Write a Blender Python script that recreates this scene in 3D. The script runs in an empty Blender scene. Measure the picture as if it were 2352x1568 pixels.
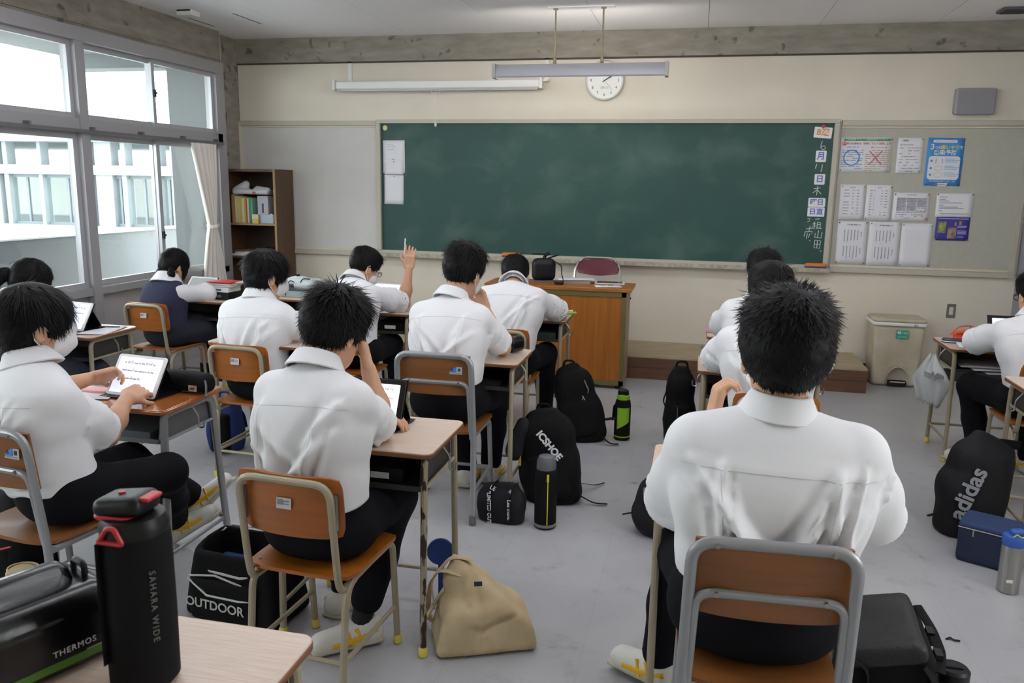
import bpy, math, random
import numpy as np
from mathutils import Vector, Matrix
from mathutils.bvhtree import BVHTree
random.seed(7); np.random.seed(7)
SC = bpy.context.scene
COL = SC.collection
R_ = math.radians

# ------------------------------------------------------------------ camera
cam = bpy.data.cameras.new('camera'); cam.sensor_width = 36; cam.lens = 28.62; cam.clip_start = .02
camo = bpy.data.objects.new('camera', cam); COL.objects.link(camo); SC.camera = camo
_y, _p, _r = -.2209, -.191, .0162
_f = Vector((math.sin(_y)*math.cos(_p), math.cos(_y)*math.cos(_p), math.sin(_p)))
_rt = Vector((math.cos(_y), -math.sin(_y), 0)); _up = _rt.cross(_f)
_rt, _up = math.cos(_r)*_rt+math.sin(_r)*_up, -math.sin(_r)*_rt+math.cos(_r)*_up
_m = Matrix((_rt, _up, -_f)).transposed().to_4x4(); _m.translation = (3.0141, -7.5676, 1.6188)
camo.matrix_world = _m
cam.dof.use_dof = True; cam.dof.focus_distance = 3.3; cam.dof.aperture_fstop = 7.0

# ------------------------------------------------------------------ world, light, exposure
wd = bpy.data.worlds.new('overcast_sky'); SC.world = wd; wd.use_nodes = True
bg = wd.node_tree.nodes['Background']; bg.inputs[0].default_value = (.93, .97, 1, 1); bg.inputs[1].default_value = 6.4
SC.view_settings.view_transform = 'Standard'; SC.view_settings.look = 'None'
SC.view_settings.gamma = 1; SC.view_settings.use_curve_mapping = False
SC.view_settings.exposure = 0.22
CEIL_TUBE = 18.0   # emission of the ceiling tubes
BOARD_TUBE = 24.0

# ------------------------------------------------------------------ materials
def lin(c):
    if isinstance(c, str):
        c = [int(c[i:i+2], 16)/255 for i in (0, 2, 4)]
    return tuple((x/12.92 if x <= .04045 else ((x+.055)/1.055)**2.4) for x in c) + (1,)
MATS = {}
def mat(name, col, rough=.6, metal=0, var=0, vscale=6, col2=None, bump=0, bscale=60, stretch=None, spec=.5, sss=0, emit=0, trans=0, alpha=1, coat=0, detail=4, sheen=0):
    if name in MATS: return MATS[name]
    m = bpy.data.materials.new(name); m.use_nodes = True; nt = m.node_tree; N = nt.nodes; L = nt.links
    b = N['Principled BSDF']; c = lin(col)
    b.inputs['Base Color'].default_value = c; b.inputs['Roughness'].default_value = rough; b.inputs['Metallic'].default_value = metal
    b.inputs['Specular IOR Level'].default_value = spec
    if sss: b.inputs['Subsurface Weight'].default_value = sss; b.inputs['Subsurface Radius'].default_value = (.02, .008, .004); b.inputs['Subsurface Scale'].default_value = .3
    if emit: b.inputs['Emission Color'].default_value = c; b.inputs['Emission Strength'].default_value = emit
    if trans: b.inputs['Transmission Weight'].default_value = trans
    if coat: b.inputs['Coat Weight'].default_value = coat; b.inputs['Coat Roughness'].default_value = .15
    if sheen: b.inputs['Sheen Weight'].default_value = sheen
    if alpha < 1: b.inputs['Alpha'].default_value = alpha
    if var or bump:
        tc = N.new('ShaderNodeTexCoord'); mp = N.new('ShaderNodeMapping'); L.new(tc.outputs['Object'], mp.inputs[0])
        if stretch: mp.inputs['Scale'].default_value = stretch
        if var:
            n = N.new('ShaderNodeTexNoise'); n.inputs['Scale'].default_value = vscale; n.inputs['Detail'].default_value = detail
            L.new(mp.outputs[0], n.inputs['Vector'])
            rp = N.new('ShaderNodeValToRGB'); rp.color_ramp.elements[0].position = .3; rp.color_ramp.elements[1].position = .7
            c2 = lin(col2) if col2 else tuple(x*(1-var) for x in c[:3]) + (1,)
            rp.color_ramp.elements[0].color = c2; rp.color_ramp.elements[1].color = c
            L.new(n.outputs[0], rp.inputs[0]); L.new(rp.outputs[0], b.inputs['Base Color'])
        if bump:
            n2 = N.new('ShaderNodeTexNoise'); n2.inputs['Scale'].default_value = bscale; n2.inputs['Detail'].default_value = 3
            L.new(mp.outputs[0], n2.inputs['Vector'])
            bp = N.new('ShaderNodeBump'); bp.inputs['Strength'].default_value = bump; bp.inputs['Distance'].default_value = .01
            L.new(n2.outputs[0], bp.inputs['Height']); L.new(bp.outputs[0], b.inputs['Normal'])
    MATS[name] = m
    return m

# ------------------------------------------------------------------ mesh helpers
def V3(*a): return np.array(a, float)
def rotm(rx=0, ry=0, rz=0):
    return np.array((Matrix.Rotation(R_(rz), 3, 'Z') @ Matrix.Rotation(R_(ry), 3, 'Y') @ Matrix.Rotation(R_(rx), 3, 'X')))
def unit(v): v = np.asarray(v, float); return v/max(1e-9, np.linalg.norm(v))
class MB:
    def __init__(s): s.v = []; s.f = []; s.n = 0
    def add(s, V, F, M=None, T=None):
        V = np.asarray(V, float).reshape(-1, 3)
        if M is not None: V = V @ np.asarray(M).T
        if T is not None: V = V + np.asarray(T, float)
        s.v.append(V); s.f += [tuple(int(i)+s.n for i in f) for f in F]; s.n += len(V); return s
    def box(s, c, size, M=None, taper=1.0):
        x, y, z = [k/2 for k in size]; t = taper
        V = [(-x, -y, -z), (x, -y, -z), (x, y, -z), (-x, y, -z), (-x*t, -y*t, z), (x*t, -y*t, z), (x*t, y*t, z), (-x*t, y*t, z)]
        return s.add(V, [(0, 3, 2, 1), (4, 5, 6, 7), (0, 1, 5, 4), (1, 2, 6, 5), (2, 3, 7, 6), (3, 0, 4, 7)], M, c)
    def bb(s, x0, x1, y0, y1, z0, z1):
        return s.box(((x0+x1)/2, (y0+y1)/2, (z0+z1)/2), (x1-x0, y1-y0, z1-z0))
    def tube(s, pts, r, n=8, cap=True, closed=False, flat=None):
        P = [np.asarray(p, float) for p in pts]; k = len(P); rr = r if isinstance(r, (list, tuple, np.ndarray)) else [r]*k
        T = []
        for i in range(k):
            a = P[(i-1) % k] if (closed or i > 0) else P[i]; b = P[(i+1) % k] if (closed or i < k-1) else P[i]
            T.append(unit(b-a))
        u = np.cross(T[0], (0, 0, 1)); 
        if np.linalg.norm(u) < .1: u = np.cross(T[0], (1, 0, 0))
        u = unit(u); V = []
        for i in range(k):
            u = unit(u - T[i]*np.dot(u, T[i])); w = np.cross(T[i], u)
            fu, fw = flat if flat else (1, 1)
            for j in range(n):
                a = 2*math.pi*j/n; V.append(P[i]+rr[i]*(fu*math.cos(a)*u+fw*math.sin(a)*w))
        F = []
        for i in range(k if closed else k-1):
            for j in range(n):
                a = i*n+j; b = i*n+(j+1) % n; c = ((i+1) % k)*n+(j+1) % n; d = ((i+1) % k)*n+j; F.append((a, b, c, d))
        if cap and not closed: F += [tuple(range(n-1, -1, -1)), tuple((k-1)*n+j for j in range(n))]
        return s.add(V, F)
    def cyl(s, a, b, r, r1=None, n=14):
        return s.tube([a, b], [r, r if r1 is None else r1], n)
    def lathe(s, prof, n=28, M=None, T=None, sx=1, sy=1):
        V = []; F = []; k = len(prof)
        for r, z in prof:
            for j in range(n): a = 2*math.pi*j/n; V.append((r*math.cos(a)*sx, r*math.sin(a)*sy, z))
        for i in range(k-1):
            for j in range(n): F.append((i*n+j, i*n+(j+1) % n, (i+1)*n+(j+1) % n, (i+1)*n+j))
        F += [tuple(range(n-1, -1, -1)), tuple((k-1)*n+j for j in range(n))]
        return s.add(V, F, M, T)
    def loop(s, secs, cap=True):          # loft equal-length rings
        V = []; F = []; n = len(secs[0]); k = len(secs)
        for q in secs: V += [tuple(p) for p in q]
        for i in range(k-1):
            for j in range(n): F.append((i*n+j, i*n+(j+1) % n, (i+1)*n+(j+1) % n, (i+1)*n+j))
        if cap: F += [tuple(range(n-1, -1, -1)), tuple((k-1)*n+j for j in range(n))]
        return s.add(V, F)
    def rslab(s, x0, x1, y0, y1, z0, z1, rad=.02, bev=.003, M=None, T=None, seg=5):
        def ring(d, z):
            out = []
            for cx, cy, a0 in ((x1-rad, y1-rad, 0), (x0+rad, y1-rad, 90), (x0+rad, y0+rad, 180), (x1-rad, y0+rad, 270)):
                for i in range(seg+1):
                    a = R_(a0+90*i/seg); out.append((cx+(rad-d)*math.cos(a), cy+(rad-d)*math.sin(a), z))
            return out
        mb = MB(); mb.loop([ring(bev, z0), ring(0, z0+bev), ring(0, z1-bev), ring(bev, z1)])
        return s.add(mb.v[0], mb.f, M, T)
    def sheet(s, G, th, nrm=None):         # G: (m,n,3) grid -> thick sheet
        G = np.asarray(G, float); m, n = G.shape[:2]
        du = np.gradient(G, axis=0); dv = np.gradient(G, axis=1); N = np.cross(du, dv); N /= np.linalg.norm(N, axis=2, keepdims=True)+1e-12
        A = G+N*th/2; B = G-N*th/2; V = np.concatenate([A.reshape(-1, 3), B.reshape(-1, 3)]); o = m*n; F = []
        for i in range(m-1):
            for j in range(n-1):
                a, b, c, d = i*n+j, i*n+j+1, (i+1)*n+j+1, (i+1)*n+j
                F.append((a, d, c, b)); F.append((o+a, o+b, o+c, o+d))
        for j in range(n-1):
            F.append((j, j+1, o+j+1, o+j)); k = (m-1)*n; F.append((k+j+1, k+j, o+k+j, o+k+j+1))
        for i in range(m-1):
            a, b = i*n, (i+1)*n; F.append((b, a, o+a, o+b)); a, b = i*n+n-1, (i+1)*n+n-1; F.append((a, b, o+b, o+a))
        return s.add(V, F)
    def data(s):
        return np.concatenate(s.v) if s.v else np.zeros((0, 3)), s.f
    def build(s, name, m, parent=None, ang=35, off=None, bevel=0):
        V, F = s.data()
        if off is not None: V = V-np.asarray(off)
        return mesh_obj(name, V, F, m, parent, ang, bevel)
def mesh_obj(name, V, F, m, parent=None, ang=35, bevel=0):
    me = bpy.data.meshes.new(name)
    if isinstance(F, np.ndarray):
        nf = len(F); me.vertices.add(len(V)); me.vertices.foreach_set('co', np.asarray(V, np.float32).ravel())
        me.loops.add(nf*4); me.loops.foreach_set('vertex_index', F.astype(np.int32).ravel())
        me.polygons.add(nf); me.polygons.foreach_set('loop_start', np.arange(0, nf*4, 4, dtype=np.int32))
        me.update(calc_edges=True); me.validate()
    else:
        me.from_pydata([tuple(v) for v in V], [], F); me.update()
    if m: me.materials.append(m)
    me.polygons.foreach_set('use_smooth', [True]*len(me.polygons))
    if ang < 180: me.set_sharp_from_angle(angle=R_(ang))
    o = bpy.data.objects.new(name, me); COL.objects.link(o)
    if parent: o.parent = parent
    if bevel:
        md = o.modifiers.new('bevel', 'BEVEL'); md.width = bevel; md.segments = 2; md.limit_method = 'ANGLE'; md.angle_limit = R_(50)
    return o
def tag(o, label=None, cat=None, group=None, kind=None):
    if label: o['label'] = label
    if cat: o['category'] = cat
    if group: o['group'] = group
    if kind: o['kind'] = kind
    return o
def thing(name, label, cat, loc=(0, 0, 0), rz=0, group=None):
    o = bpy.data.objects.new(name, None); COL.objects.link(o); o.location = loc; o.rotation_euler = (0, 0, R_(rz)); o.empty_display_size = .1
    return tag(o, label, cat, group)
def struct(name, mb, m, parent=None, **k):
    o = mb.build(name, m, parent, **k)
    if parent is None: o['kind'] = 'structure'
    return o
def copy_tree(o, parent=None):
    c = o.copy(); COL.objects.link(c); c.parent = parent
    for ch in list(o.children): copy_tree(ch, c)
    return c
_tc = None
def text_mesh(s, size, spacing=1.0, bold=0.0):
    global _tc
    cu = bpy.data.curves.new('lettering', 'FONT'); cu.body = s; cu.size = size; cu.align_x = 'CENTER'; cu.align_y = 'CENTER'; cu.space_character = spacing
    cu.offset = bold; cu.resolution_u = 3; cu.extrude = .0004
    o = bpy.data.objects.new('lettering', cu); COL.objects.link(o)
    me = bpy.data.meshes.new_from_object(o.evaluated_get(bpy.context.evaluated_depsgraph_get()))
    bpy.data.objects.remove(o); bpy.data.curves.remove(cu); return me
def text(s, size, m, parent, loc, M=None, spacing=1.0, bold=0.0, name='lettering', sx=1):
    me = text_mesh(s, size, spacing, bold); me.materials.clear(); me.materials.append(m)
    o = bpy.data.objects.new(name, me); COL.objects.link(o); o.parent = parent
    mm = Matrix(np.asarray(M if M is not None else rotm(90)).tolist()) @ Matrix.Diagonal((sx, 1, 1))
    o.matrix_local = Matrix.Translation(loc) @ mm.to_4x4(); return o
def frame(right, up):                     # text frame: columns right, up, normal
    r = unit(right); u = np.asarray(up, float); u = unit(u-r*np.dot(u, r)); return np.stack([r, u, np.cross(r, u)], 1)

# ------------------------------------------------------------------ signed-distance modelling (soft shapes, clothes, bodies)
class SDF:
    def __init__(s): s.ops = []
    def cap(s, a, b, ra, rb=None, k=.02, sub=False):
        a = np.asarray(a, float); b = np.asarray(b, float); rb = ra if rb is None else rb
        def f(X, Y, Z):
            d = b-a; L2 = max(1e-12, d@d); x, y, z = X-a[0], Y-a[1], Z-a[2]
            t = np.clip((x*d[0]+y*d[1]+z*d[2])/L2, 0, 1)
            return np.sqrt((x-t*d[0])**2+(y-t*d[1])**2+(z-t*d[2])**2)-(ra+t*(rb-ra))
        r = max(ra, rb); s.ops.append((f, np.minimum(a, b)-r, np.maximum(a, b)+r, k, sub)); return s
    def ell(s, c, r, M=None, k=.02, sub=False, p=2):
        c = np.asarray(c, float); r = np.asarray(r, float); M = np.eye(3) if M is None else np.asarray(M)
        def f(X, Y, Z):
            x, y, z = X-c[0], Y-c[1], Z-c[2]
            u = [np.abs((M[0, i]*x+M[1, i]*y+M[2, i]*z)/r[i]) for i in range(3)]
            if p == 2: q = np.sqrt(u[0]**2+u[1]**2+u[2]**2)
            else: q = (u[0]**p+u[1]**p+u[2]**p)**(1/p)
            return (q-1)*r.min()
        e = np.abs(M)@r*(1 if p == 2 else 1.0)
        s.ops.append((f, c-e, c+e, k, sub)); return s
    def rbox(s, c, h, rad=.02, M=None, k=.02, sub=False, taper=0):
        c = np.asarray(c, float); h = np.asarray(h, float); M = np.eye(3) if M is None else np.asarray(M)
        def f(X, Y, Z):
            x, y, z = X-c[0], Y-c[1], Z-c[2]; q = [M[0, i]*x+M[1, i]*y+M[2, i]*z for i in range(3)]
            tp = 1-taper*np.clip(q[2]/h[2], -1, 1)
            d = [np.abs(q[0])-h[0]*tp+rad, np.abs(q[1])-h[1]*tp+rad, np.abs(q[2])-h[2]+rad]
            o = np.sqrt(sum(np.maximum(e, 0)**2 for e in d)); return o+np.minimum(np.maximum(d[0], np.maximum(d[1], d[2])), 0)-rad
        hh = h*np.array([1+abs(taper), 1+abs(taper), 1]); e = np.abs(M)@hh
        s.ops.append((f, c-e, c+e, k, sub)); return s
    def loft(s, cs, rx, ry, lat, k=.02, sub=False, p=2.0):
        cs = [np.asarray(c, float) for c in cs]; lat = [unit(l) for l in lat]
        for i in range(len(cs)-1):
            def f(X, Y, Z, i=i):
                a, b = cs[i], cs[i+1]; d = b-a; L = np.linalg.norm(d); dn = d/L; x, y, z = X-a[0], Y-a[1], Z-a[2]
                w = x*dn[0]+y*dn[1]+z*dn[2]; t = np.clip(w/L, 0, 1)
                l = unit(lat[i]+lat[i+1]); l = unit(l-dn*np.dot(l, dn)); q = np.cross(dn, l)
                u = (x*l[0]+y*l[1]+z*l[2])/(rx[i]+t*(rx[i+1]-rx[i])); v = (x*q[0]+y*q[1]+z*q[2])/(ry[i]+t*(ry[i+1]-ry[i]))
                m = np.minimum(rx[i]+t*(rx[i+1]-rx[i]), ry[i]+t*(ry[i+1]-ry[i])); ww = (w-t*L)/m
                if p == 2: n = np.sqrt(u*u+v*v+ww*ww)
                else: n = (np.abs(u)**p+np.abs(v)**p+np.abs(ww)**p)**(1/p)
                return (n-1)*m
            r = max(rx[i], ry[i], rx[i+1], ry[i+1])
            s.ops.append((f, np.minimum(cs[i], cs[i+1])-r, np.maximum(cs[i], cs[i+1])+r, k, sub))
        return s
    def plane(s, p, n, k=.004):            # cut away everything on the +n side
        p = np.asarray(p, float); n = unit(n)
        s.ops.append((lambda X, Y, Z: -((X-p[0])*n[0]+(Y-p[1])*n[1]+(Z-p[2])*n[2]), None, None, k, True)); return s
    def slab(s, p, n, lo, hi, k=.004):     # cut +n side of plane only inside a box
        p = np.asarray(p, float); n = unit(n)
        s.ops.append((lambda X, Y, Z: -((X-p[0])*n[0]+(Y-p[1])*n[1]+(Z-p[2])*n[2]), np.asarray(lo, float), np.asarray(hi, float), k, True)); return s
    def mesh(s, res, disp=None, smooth=0):
        lo = np.min([o[1] for o in s.ops if o[1] is not None and not o[4]], axis=0)-3*res
        hi = np.max([o[2] for o in s.ops if o[2] is not None and not o[4]], axis=0)+3*res
        n = np.ceil((hi-lo)/res).astype(int)+1
        ax = [lo[i]+res*np.arange(n[i]) for i in range(3)]
        G = np.full(n, .5, np.float32)
        for f, a, b, k, sub in s.ops:
            if a is None: i0 = np.zeros(3, int); i1 = n
            else:
                i0 = np.clip(np.floor((a-k-2*res-lo)/res).astype(int), 0, n); i1 = np.clip(np.ceil((b+k+2*res-lo)/res).astype(int)+1, 0, n)
            if np.any(i1 <= i0): continue
            sl = tuple(slice(i0[j], i1[j]) for j in range(3))
            X = ax[0][sl[0]][:, None, None]; Y = ax[1][sl[1]][None, :, None]; Z = ax[2][sl[2]][None, None, :]
            d = np.broadcast_to(f(X, Y, Z), tuple(i1-i0)).astype(np.float32); g = G[sl]
            if sub:
                h = np.maximum(k-np.abs(g+d), 0)/max(k, 1e-6); G[sl] = np.maximum(g, -d)+h*h*k*.25
            else:
                h = np.maximum(k-np.abs(g-d), 0)/max(k, 1e-6); G[sl] = np.minimum(g, d)-h*h*k*.25
        return nets(G, lo, res, smooth)
def nets(G, lo, res, smooth=0):
    I = G < 0
    A = I[:-1, :-1, :-1]; cnt = np.zeros(A.shape, np.int8)
    C = [(i, j, k) for i in (0, 1) for j in (0, 1) for k in (0, 1)]
    nx, ny, nz = G.shape
    for i, j, k in C: cnt += I[i:nx-1+i, j:ny-1+j, k:nz-1+k]
    act = (cnt > 0) & (cnt < 8); idx = np.argwhere(act)
    vid = np.full(A.shape, -1, np.int32); vid[act] = np.arange(len(idx))
    val = np.stack([G[idx[:, 0]+i, idx[:, 1]+j, idx[:, 2]+k] for i, j, k in C], 1); Cc = np.array(C, float)
    S = np.zeros((len(idx), 3)); W = np.zeros(len(idx))
    for a in range(8):
        for b in range(a+1, 8):
            if abs(Cc[a]-Cc[b]).sum() != 1: continue
            va, vb = val[:, a], val[:, b]; m = (va < 0) != (vb < 0); t = np.where(m, va/(va-vb+1e-12), 0)
            S += (Cc[a]+(Cc[b]-Cc[a])*t[:, None])*m[:, None]; W += m
    V = lo+res*(idx+S/W[:, None])
    Q = []
    for ax in range(3):
        u, v = [(1, 2), (2, 0), (0, 1)][ax]
        s0 = [slice(None)]*3; s1 = [slice(None)]*3; s0[ax] = slice(0, -1); s1[ax] = slice(1, None)
        a, b = I[tuple(s0)], I[tuple(s1)]; e = np.argwhere(a != b)
        e = e[(e[:, u] > 0) & (e[:, v] > 0) & (e[:, u] < G.shape[u]-1) & (e[:, v] < G.shape[v]-1)]
        if not len(e): continue
        du = np.zeros(3, int); du[u] = 1; dv = np.zeros(3, int); dv[v] = 1
        q = np.stack([vid[tuple((e-d).T)] for d in (0*du, du, du+dv, dv)], 1)
        fl = a[tuple(e.T)]; q[~fl] = q[~fl][:, ::-1]; Q.append(q)
    Q = np.concatenate(Q); Q = Q[(Q >= 0).all(1)]
    for _ in range(smooth): V = lap(V, Q, .5)
    return V, Q
def lap(V, Q, w):
    n = len(V); S = np.zeros((n, 3)); c = np.zeros(n)
    for a, b in ((0, 1), (1, 2), (2, 3), (3, 0)):
        for i in range(3):
            S[:, i] += np.bincount(Q[:, a], V[Q[:, b], i], n)+np.bincount(Q[:, b], V[Q[:, a], i], n)
        c += np.bincount(Q[:, a], minlength=n)+np.bincount(Q[:, b], minlength=n)
    return V*(1-w)+w*S/np.maximum(c, 1)[:, None]
def vnorm(V, Q):
    n = np.cross(V[Q[:, 2]]-V[Q[:, 0]], V[Q[:, 3]]-V[Q[:, 1]]); N = np.zeros_like(V)
    for a in range(4):
        for i in range(3): N[:, i] += np.bincount(Q[:, a], n[:, i], len(V))
    return N/(np.linalg.norm(N, axis=1, keepdims=True)+1e-12)
def snoise(P, scale, seed, octs=6):        # cheap smooth noise: sum of random plane waves
    rg = np.random.RandomState(seed); o = np.zeros(len(P))
    for i in range(octs):
        d = unit(rg.normal(size=3)); o += np.sin(P@d*scale*rg.uniform(.6, 1.6)+rg.uniform(0, 6.28))
    return o/octs
def soft(name, sdf, res, m, parent, amp=0, scale=20, seed=1, off=None, smooth=1, folds=None, extra=None):
    V, Q = sdf.mesh(res, smooth=smooth)
    if amp or folds or extra:
        N = vnorm(V, Q); d = np.zeros(len(V))
        if amp: d += amp*snoise(V, scale, seed)
        if folds:
            for a, b, w, h in folds: d += fold(V, a, b, w, h)
        if extra: d += extra(V, N)
        V = V+N*d[:, None]
    if off is not None: V = V-np.asarray(off)
    return mesh_obj(name, V, Q, m, parent, 180)
def fold(V, a, b, w, h):
    a = np.asarray(a, float); b = np.asarray(b, float); d = b-a; t = np.clip((V-a)@d/max(1e-9, d@d), 0, 1)
    q = np.linalg.norm(V-a-t[:, None]*d, axis=1); return h*np.exp(-(q/w)**2)*np.sin(np.pi*np.clip(.12+.76*t, 0, 1))
def bez(a, c, b, n): a, c, b = map(lambda q: np.asarray(q, float), (a, c, b)); return [(1-t)**2*a+2*t*(1-t)*c+t*t*b for t in np.linspace(0, 1, n)]
def fillet(pts, r, n=4):                   # round the corners of a polyline
    P = [np.asarray(p, float) for p in pts]; out = [P[0]]
    for i in range(1, len(P)-1):
        a = unit(P[i-1]-P[i]); b = unit(P[i+1]-P[i]); q = min(r, .45*np.linalg.norm(P[i-1]-P[i]), .45*np.linalg.norm(P[i+1]-P[i]))
        out += bez(P[i]+a*q, P[i], P[i]+b*q, n+1)
    return out+[P[-1]]
# ------------------------------------------------------------------ palette
def concrete(name, c1, c2, stretch):
    m = mat(name, c1, .85, var=.5, vscale=3.0, col2=c2, bump=.35, bscale=26, stretch=stretch, detail=8)
    nt = m.node_tree; N = nt.nodes; L = nt.links; b = N['Principled BSDF']
    tc = N.new('ShaderNodeTexCoord'); v = N.new('ShaderNodeTexNoise'); v.inputs['Scale'].default_value = 9; v.inputs['Detail'].default_value = 2
    L.new(tc.outputs['Object'], v.inputs['Vector'])
    r = N.new('ShaderNodeValToRGB'); r.color_ramp.elements[0].position = .29; r.color_ramp.elements[1].position = .36
    r.color_ramp.elements[0].color = (.35, .35, .35, 1); r.color_ramp.elements[1].color = (1, 1, 1, 1); L.new(v.outputs[0], r.inputs[0])
    mx = N.new('ShaderNodeMixRGB'); mx.blend_type = 'MULTIPLY'; mx.inputs[0].default_value = .8
    src = b.inputs['Base Color'].links[0].from_socket; L.new(src, mx.inputs[1]); L.new(r.outputs[0], mx.inputs[2]); L.new(mx.outputs[0], b.inputs['Base Color'])
    return m
M_conc = concrete('board_marked_concrete', '9c968a', '837d72', (1.5, 1.5, 6))
M_out = mat('pale_outdoor_concrete', '808486', .9, var=.2, vscale=1.3, bump=.1)
M_far = mat('grey_far_concrete', '9aa2a6', .9, var=.2, vscale=1.3)
M_cream = mat('cream_wall_paint', 'd8d0c0', .8, var=.08, vscale=2, bump=.06, bscale=120)
M_trim = mat('wall_trim_grey_beige', 'b3aea0', .6)
M_trim2 = mat('wall_trim_cream', 'cbc4ad', .6)
M_ceil = mat('ceiling_panel_white', 'f4f2f6', .85, bump=.03, bscale=200)
M_alu = mat('window_aluminium', 'a7a5a8', .45, .25)
M_alud = mat('window_rail_dark', '77777a', .5, .4)
M_sill = mat('sill_panel_grey', 'b3b0af', .55, .1)
M_white = mat('white_plastic', 'dcdcd8', .45)
M_paper = mat('paper_white', 'd9d9de', .8)
M_black = mat('black_plastic', '101012', .4, spec=.3)
M_blackm = mat('black_matte_rubber', '101012', .8)
M_steel = mat('brushed_steel', 'a6a4a0', .32, .9, bump=.05, bscale=300, stretch=(1, 1, .05))
M_ink = mat('print_grey', '85858c', .8)
M_inkd = mat('print_dark', '3c3c44', .8)

# floor vinyl: grey with faint tile joints and scuffs
def floor_mat():
    m = mat('grey_vinyl_floor', 'adadaf', .26, var=.12, vscale=1.6, col2='9f9fa2', spec=.45)
    nt = m.node_tree; N = nt.nodes; L = nt.links; b = N['Principled BSDF']; tc = N.new('ShaderNodeTexCoord')
    br = N.new('ShaderNodeTexBrick'); br.offset = 0; br.inputs['Scale'].default_value = 1; br.inputs['Brick Width'].default_value = .45; br.inputs['Row Height'].default_value = .45
    br.inputs['Mortar Size'].default_value = .0012; br.inputs['Mortar Smooth'].default_value = .3
    br.inputs['Color1'].default_value = (1, 1, 1, 1); br.inputs['Color2'].default_value = (.965, .965, .965, 1); br.inputs['Mortar'].default_value = (.83, .83, .83, 1)
    L.new(tc.outputs['Object'], br.inputs['Vector'])
    sc = N.new('ShaderNodeTexNoise'); sc.inputs['Scale'].default_value = 7; sc.inputs['Detail'].default_value = 9; sc.inputs['Roughness'].default_value = .7; L.new(tc.outputs['Object'], sc.inputs['Vector'])
    r = N.new('ShaderNodeValToRGB'); r.color_ramp.elements[0].position = .3; r.color_ramp.elements[1].position = .46; r.color_ramp.elements[0].color = (.72, .72, .72, 1); L.new(sc.outputs[0], r.inputs[0])
    m1 = N.new('ShaderNodeMixRGB'); m1.blend_type = 'MULTIPLY'; m1.inputs[0].default_value = 1
    m2 = N.new('ShaderNodeMixRGB'); m2.blend_type = 'MULTIPLY'; m2.inputs[0].default_value = .8
    src = b.inputs['Base Color'].links[0].from_socket; L.new(src, m1.inputs[1]); L.new(br.outputs[0], m1.inputs[2]); L.new(m1.outputs[0], m2.inputs[1]); L.new(r.outputs[0], m2.inputs[2]); L.new(m2.outputs[0], b.inputs['Base Color'])
    rr = N.new('ShaderNodeMapRange'); rr.inputs['To Min'].default_value = .2; rr.inputs['To Max'].default_value = .42; L.new(sc.outputs[0], rr.inputs[0]); L.new(rr.outputs[0], b.inputs['Roughness'])
    return m
M_floor = floor_mat()
def glass_mat():
    m = bpy.data.materials.new('window_glass'); m.use_nodes = True; nt = m.node_tree; nt.nodes.clear()
    o = nt.nodes.new('ShaderNodeOutputMaterial'); t = nt.nodes.new('ShaderNodeBsdfTransparent'); g = nt.nodes.new('ShaderNodeBsdfGlossy'); x = nt.nodes.new('ShaderNodeMixShader')
    t.inputs[0].default_value = (.95, .98, .97, 1); g.inputs['Roughness'].default_value = .02; x.inputs[0].default_value = .05
    nt.links.new(t.outputs[0], x.inputs[1]); nt.links.new(g.outputs[0], x.inputs[2]); nt.links.new(x.outputs[0], o.inputs[0]); return m
M_glass = glass_mat()

# ------------------------------------------------------------------ room shell
XL, XR, YB, ZC = -1.41, 5.72, -9.0, 2.96
struct('floor', MB().bb(-1.6, 5.9, -9.2, .15, -.1, 0), M_floor)
struct('wall_front', MB().bb(-1.6, 5.9, .0, .15, 0, 2.735), M_cream)
struct('wall_back', MB().bb(-1.6, 5.9, -9.15, -9.0, 0, 3.05), M_cream)
struct('trim_1', MB().bb(-1.5, 5.75, -.03, .15, 2.735, 3.05), M_conc)['label'] = 'board-marked concrete beam above the front wall'
struct('trim_2', MB().bb(-1.52, -1.5, -.005, 0, 2.19, 2.735).bb(-1.5, 5.6, -.012, 0, 2.722, 2.735), mat('painted_shade_line', '4a453e', .8))  # dark strip under the beam paints the shade of its overhang
# right wall with a grey pillar by the front corner and bright corridor windows behind the camera's view
wr = MB(); wr.bb(XR, XR+.15, -9, 0, 0, .9); wr.bb(XR, XR+.15, -9, 0, 2.3, 3.05)
for a, b in ((-9, -6.6), (-5.4, 0)): wr.bb(XR, XR+.15, a, b, .9, 2.3)
struct('wall_right', wr, M_cream)
struct('trim_3', MB().bb(5.63, 5.72, -.42, 0, 0, 2.735), mat('pillar_grey', '8d8a92', .7))
struct('baseboard_front', MB().bb(4.41, 5.63, -.012, 0, 0, .11), mat('baseboard_black', '2c2b2b', .5))
# left wall: concrete beam, concrete return, sill panels
struct('wall_left', MB().bb(-1.6, -1.5, -.46, .0, 0, 3.05).bb(-1.62, -1.46, -9, -.44, 2.67, 3.05), M_conc)
struct('trim_4', MB().bb(-1.46, -1.40, -9, -.44, 2.70, 2.705).bb(-1.5, -1.41, -9.0, -.44, 2.67, 3.05), M_conc)['label'] = 'board-marked concrete beam above the windows'
struct('trim_5', MB().tube([(-1.43, -.425, .0), (-1.43, -.425, 2.6)], .017, 10).tube([(-1.43, -.425, 2.68), (-1.43, -.425, 2.95)], .014, 10).bb(-1.455, -1.405, -.445, -.405, 2.6, 2.68), mat('conduit_white', 'c2beb8', .5))['label'] = 'white vertical pipe in the corner by the window'
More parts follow.
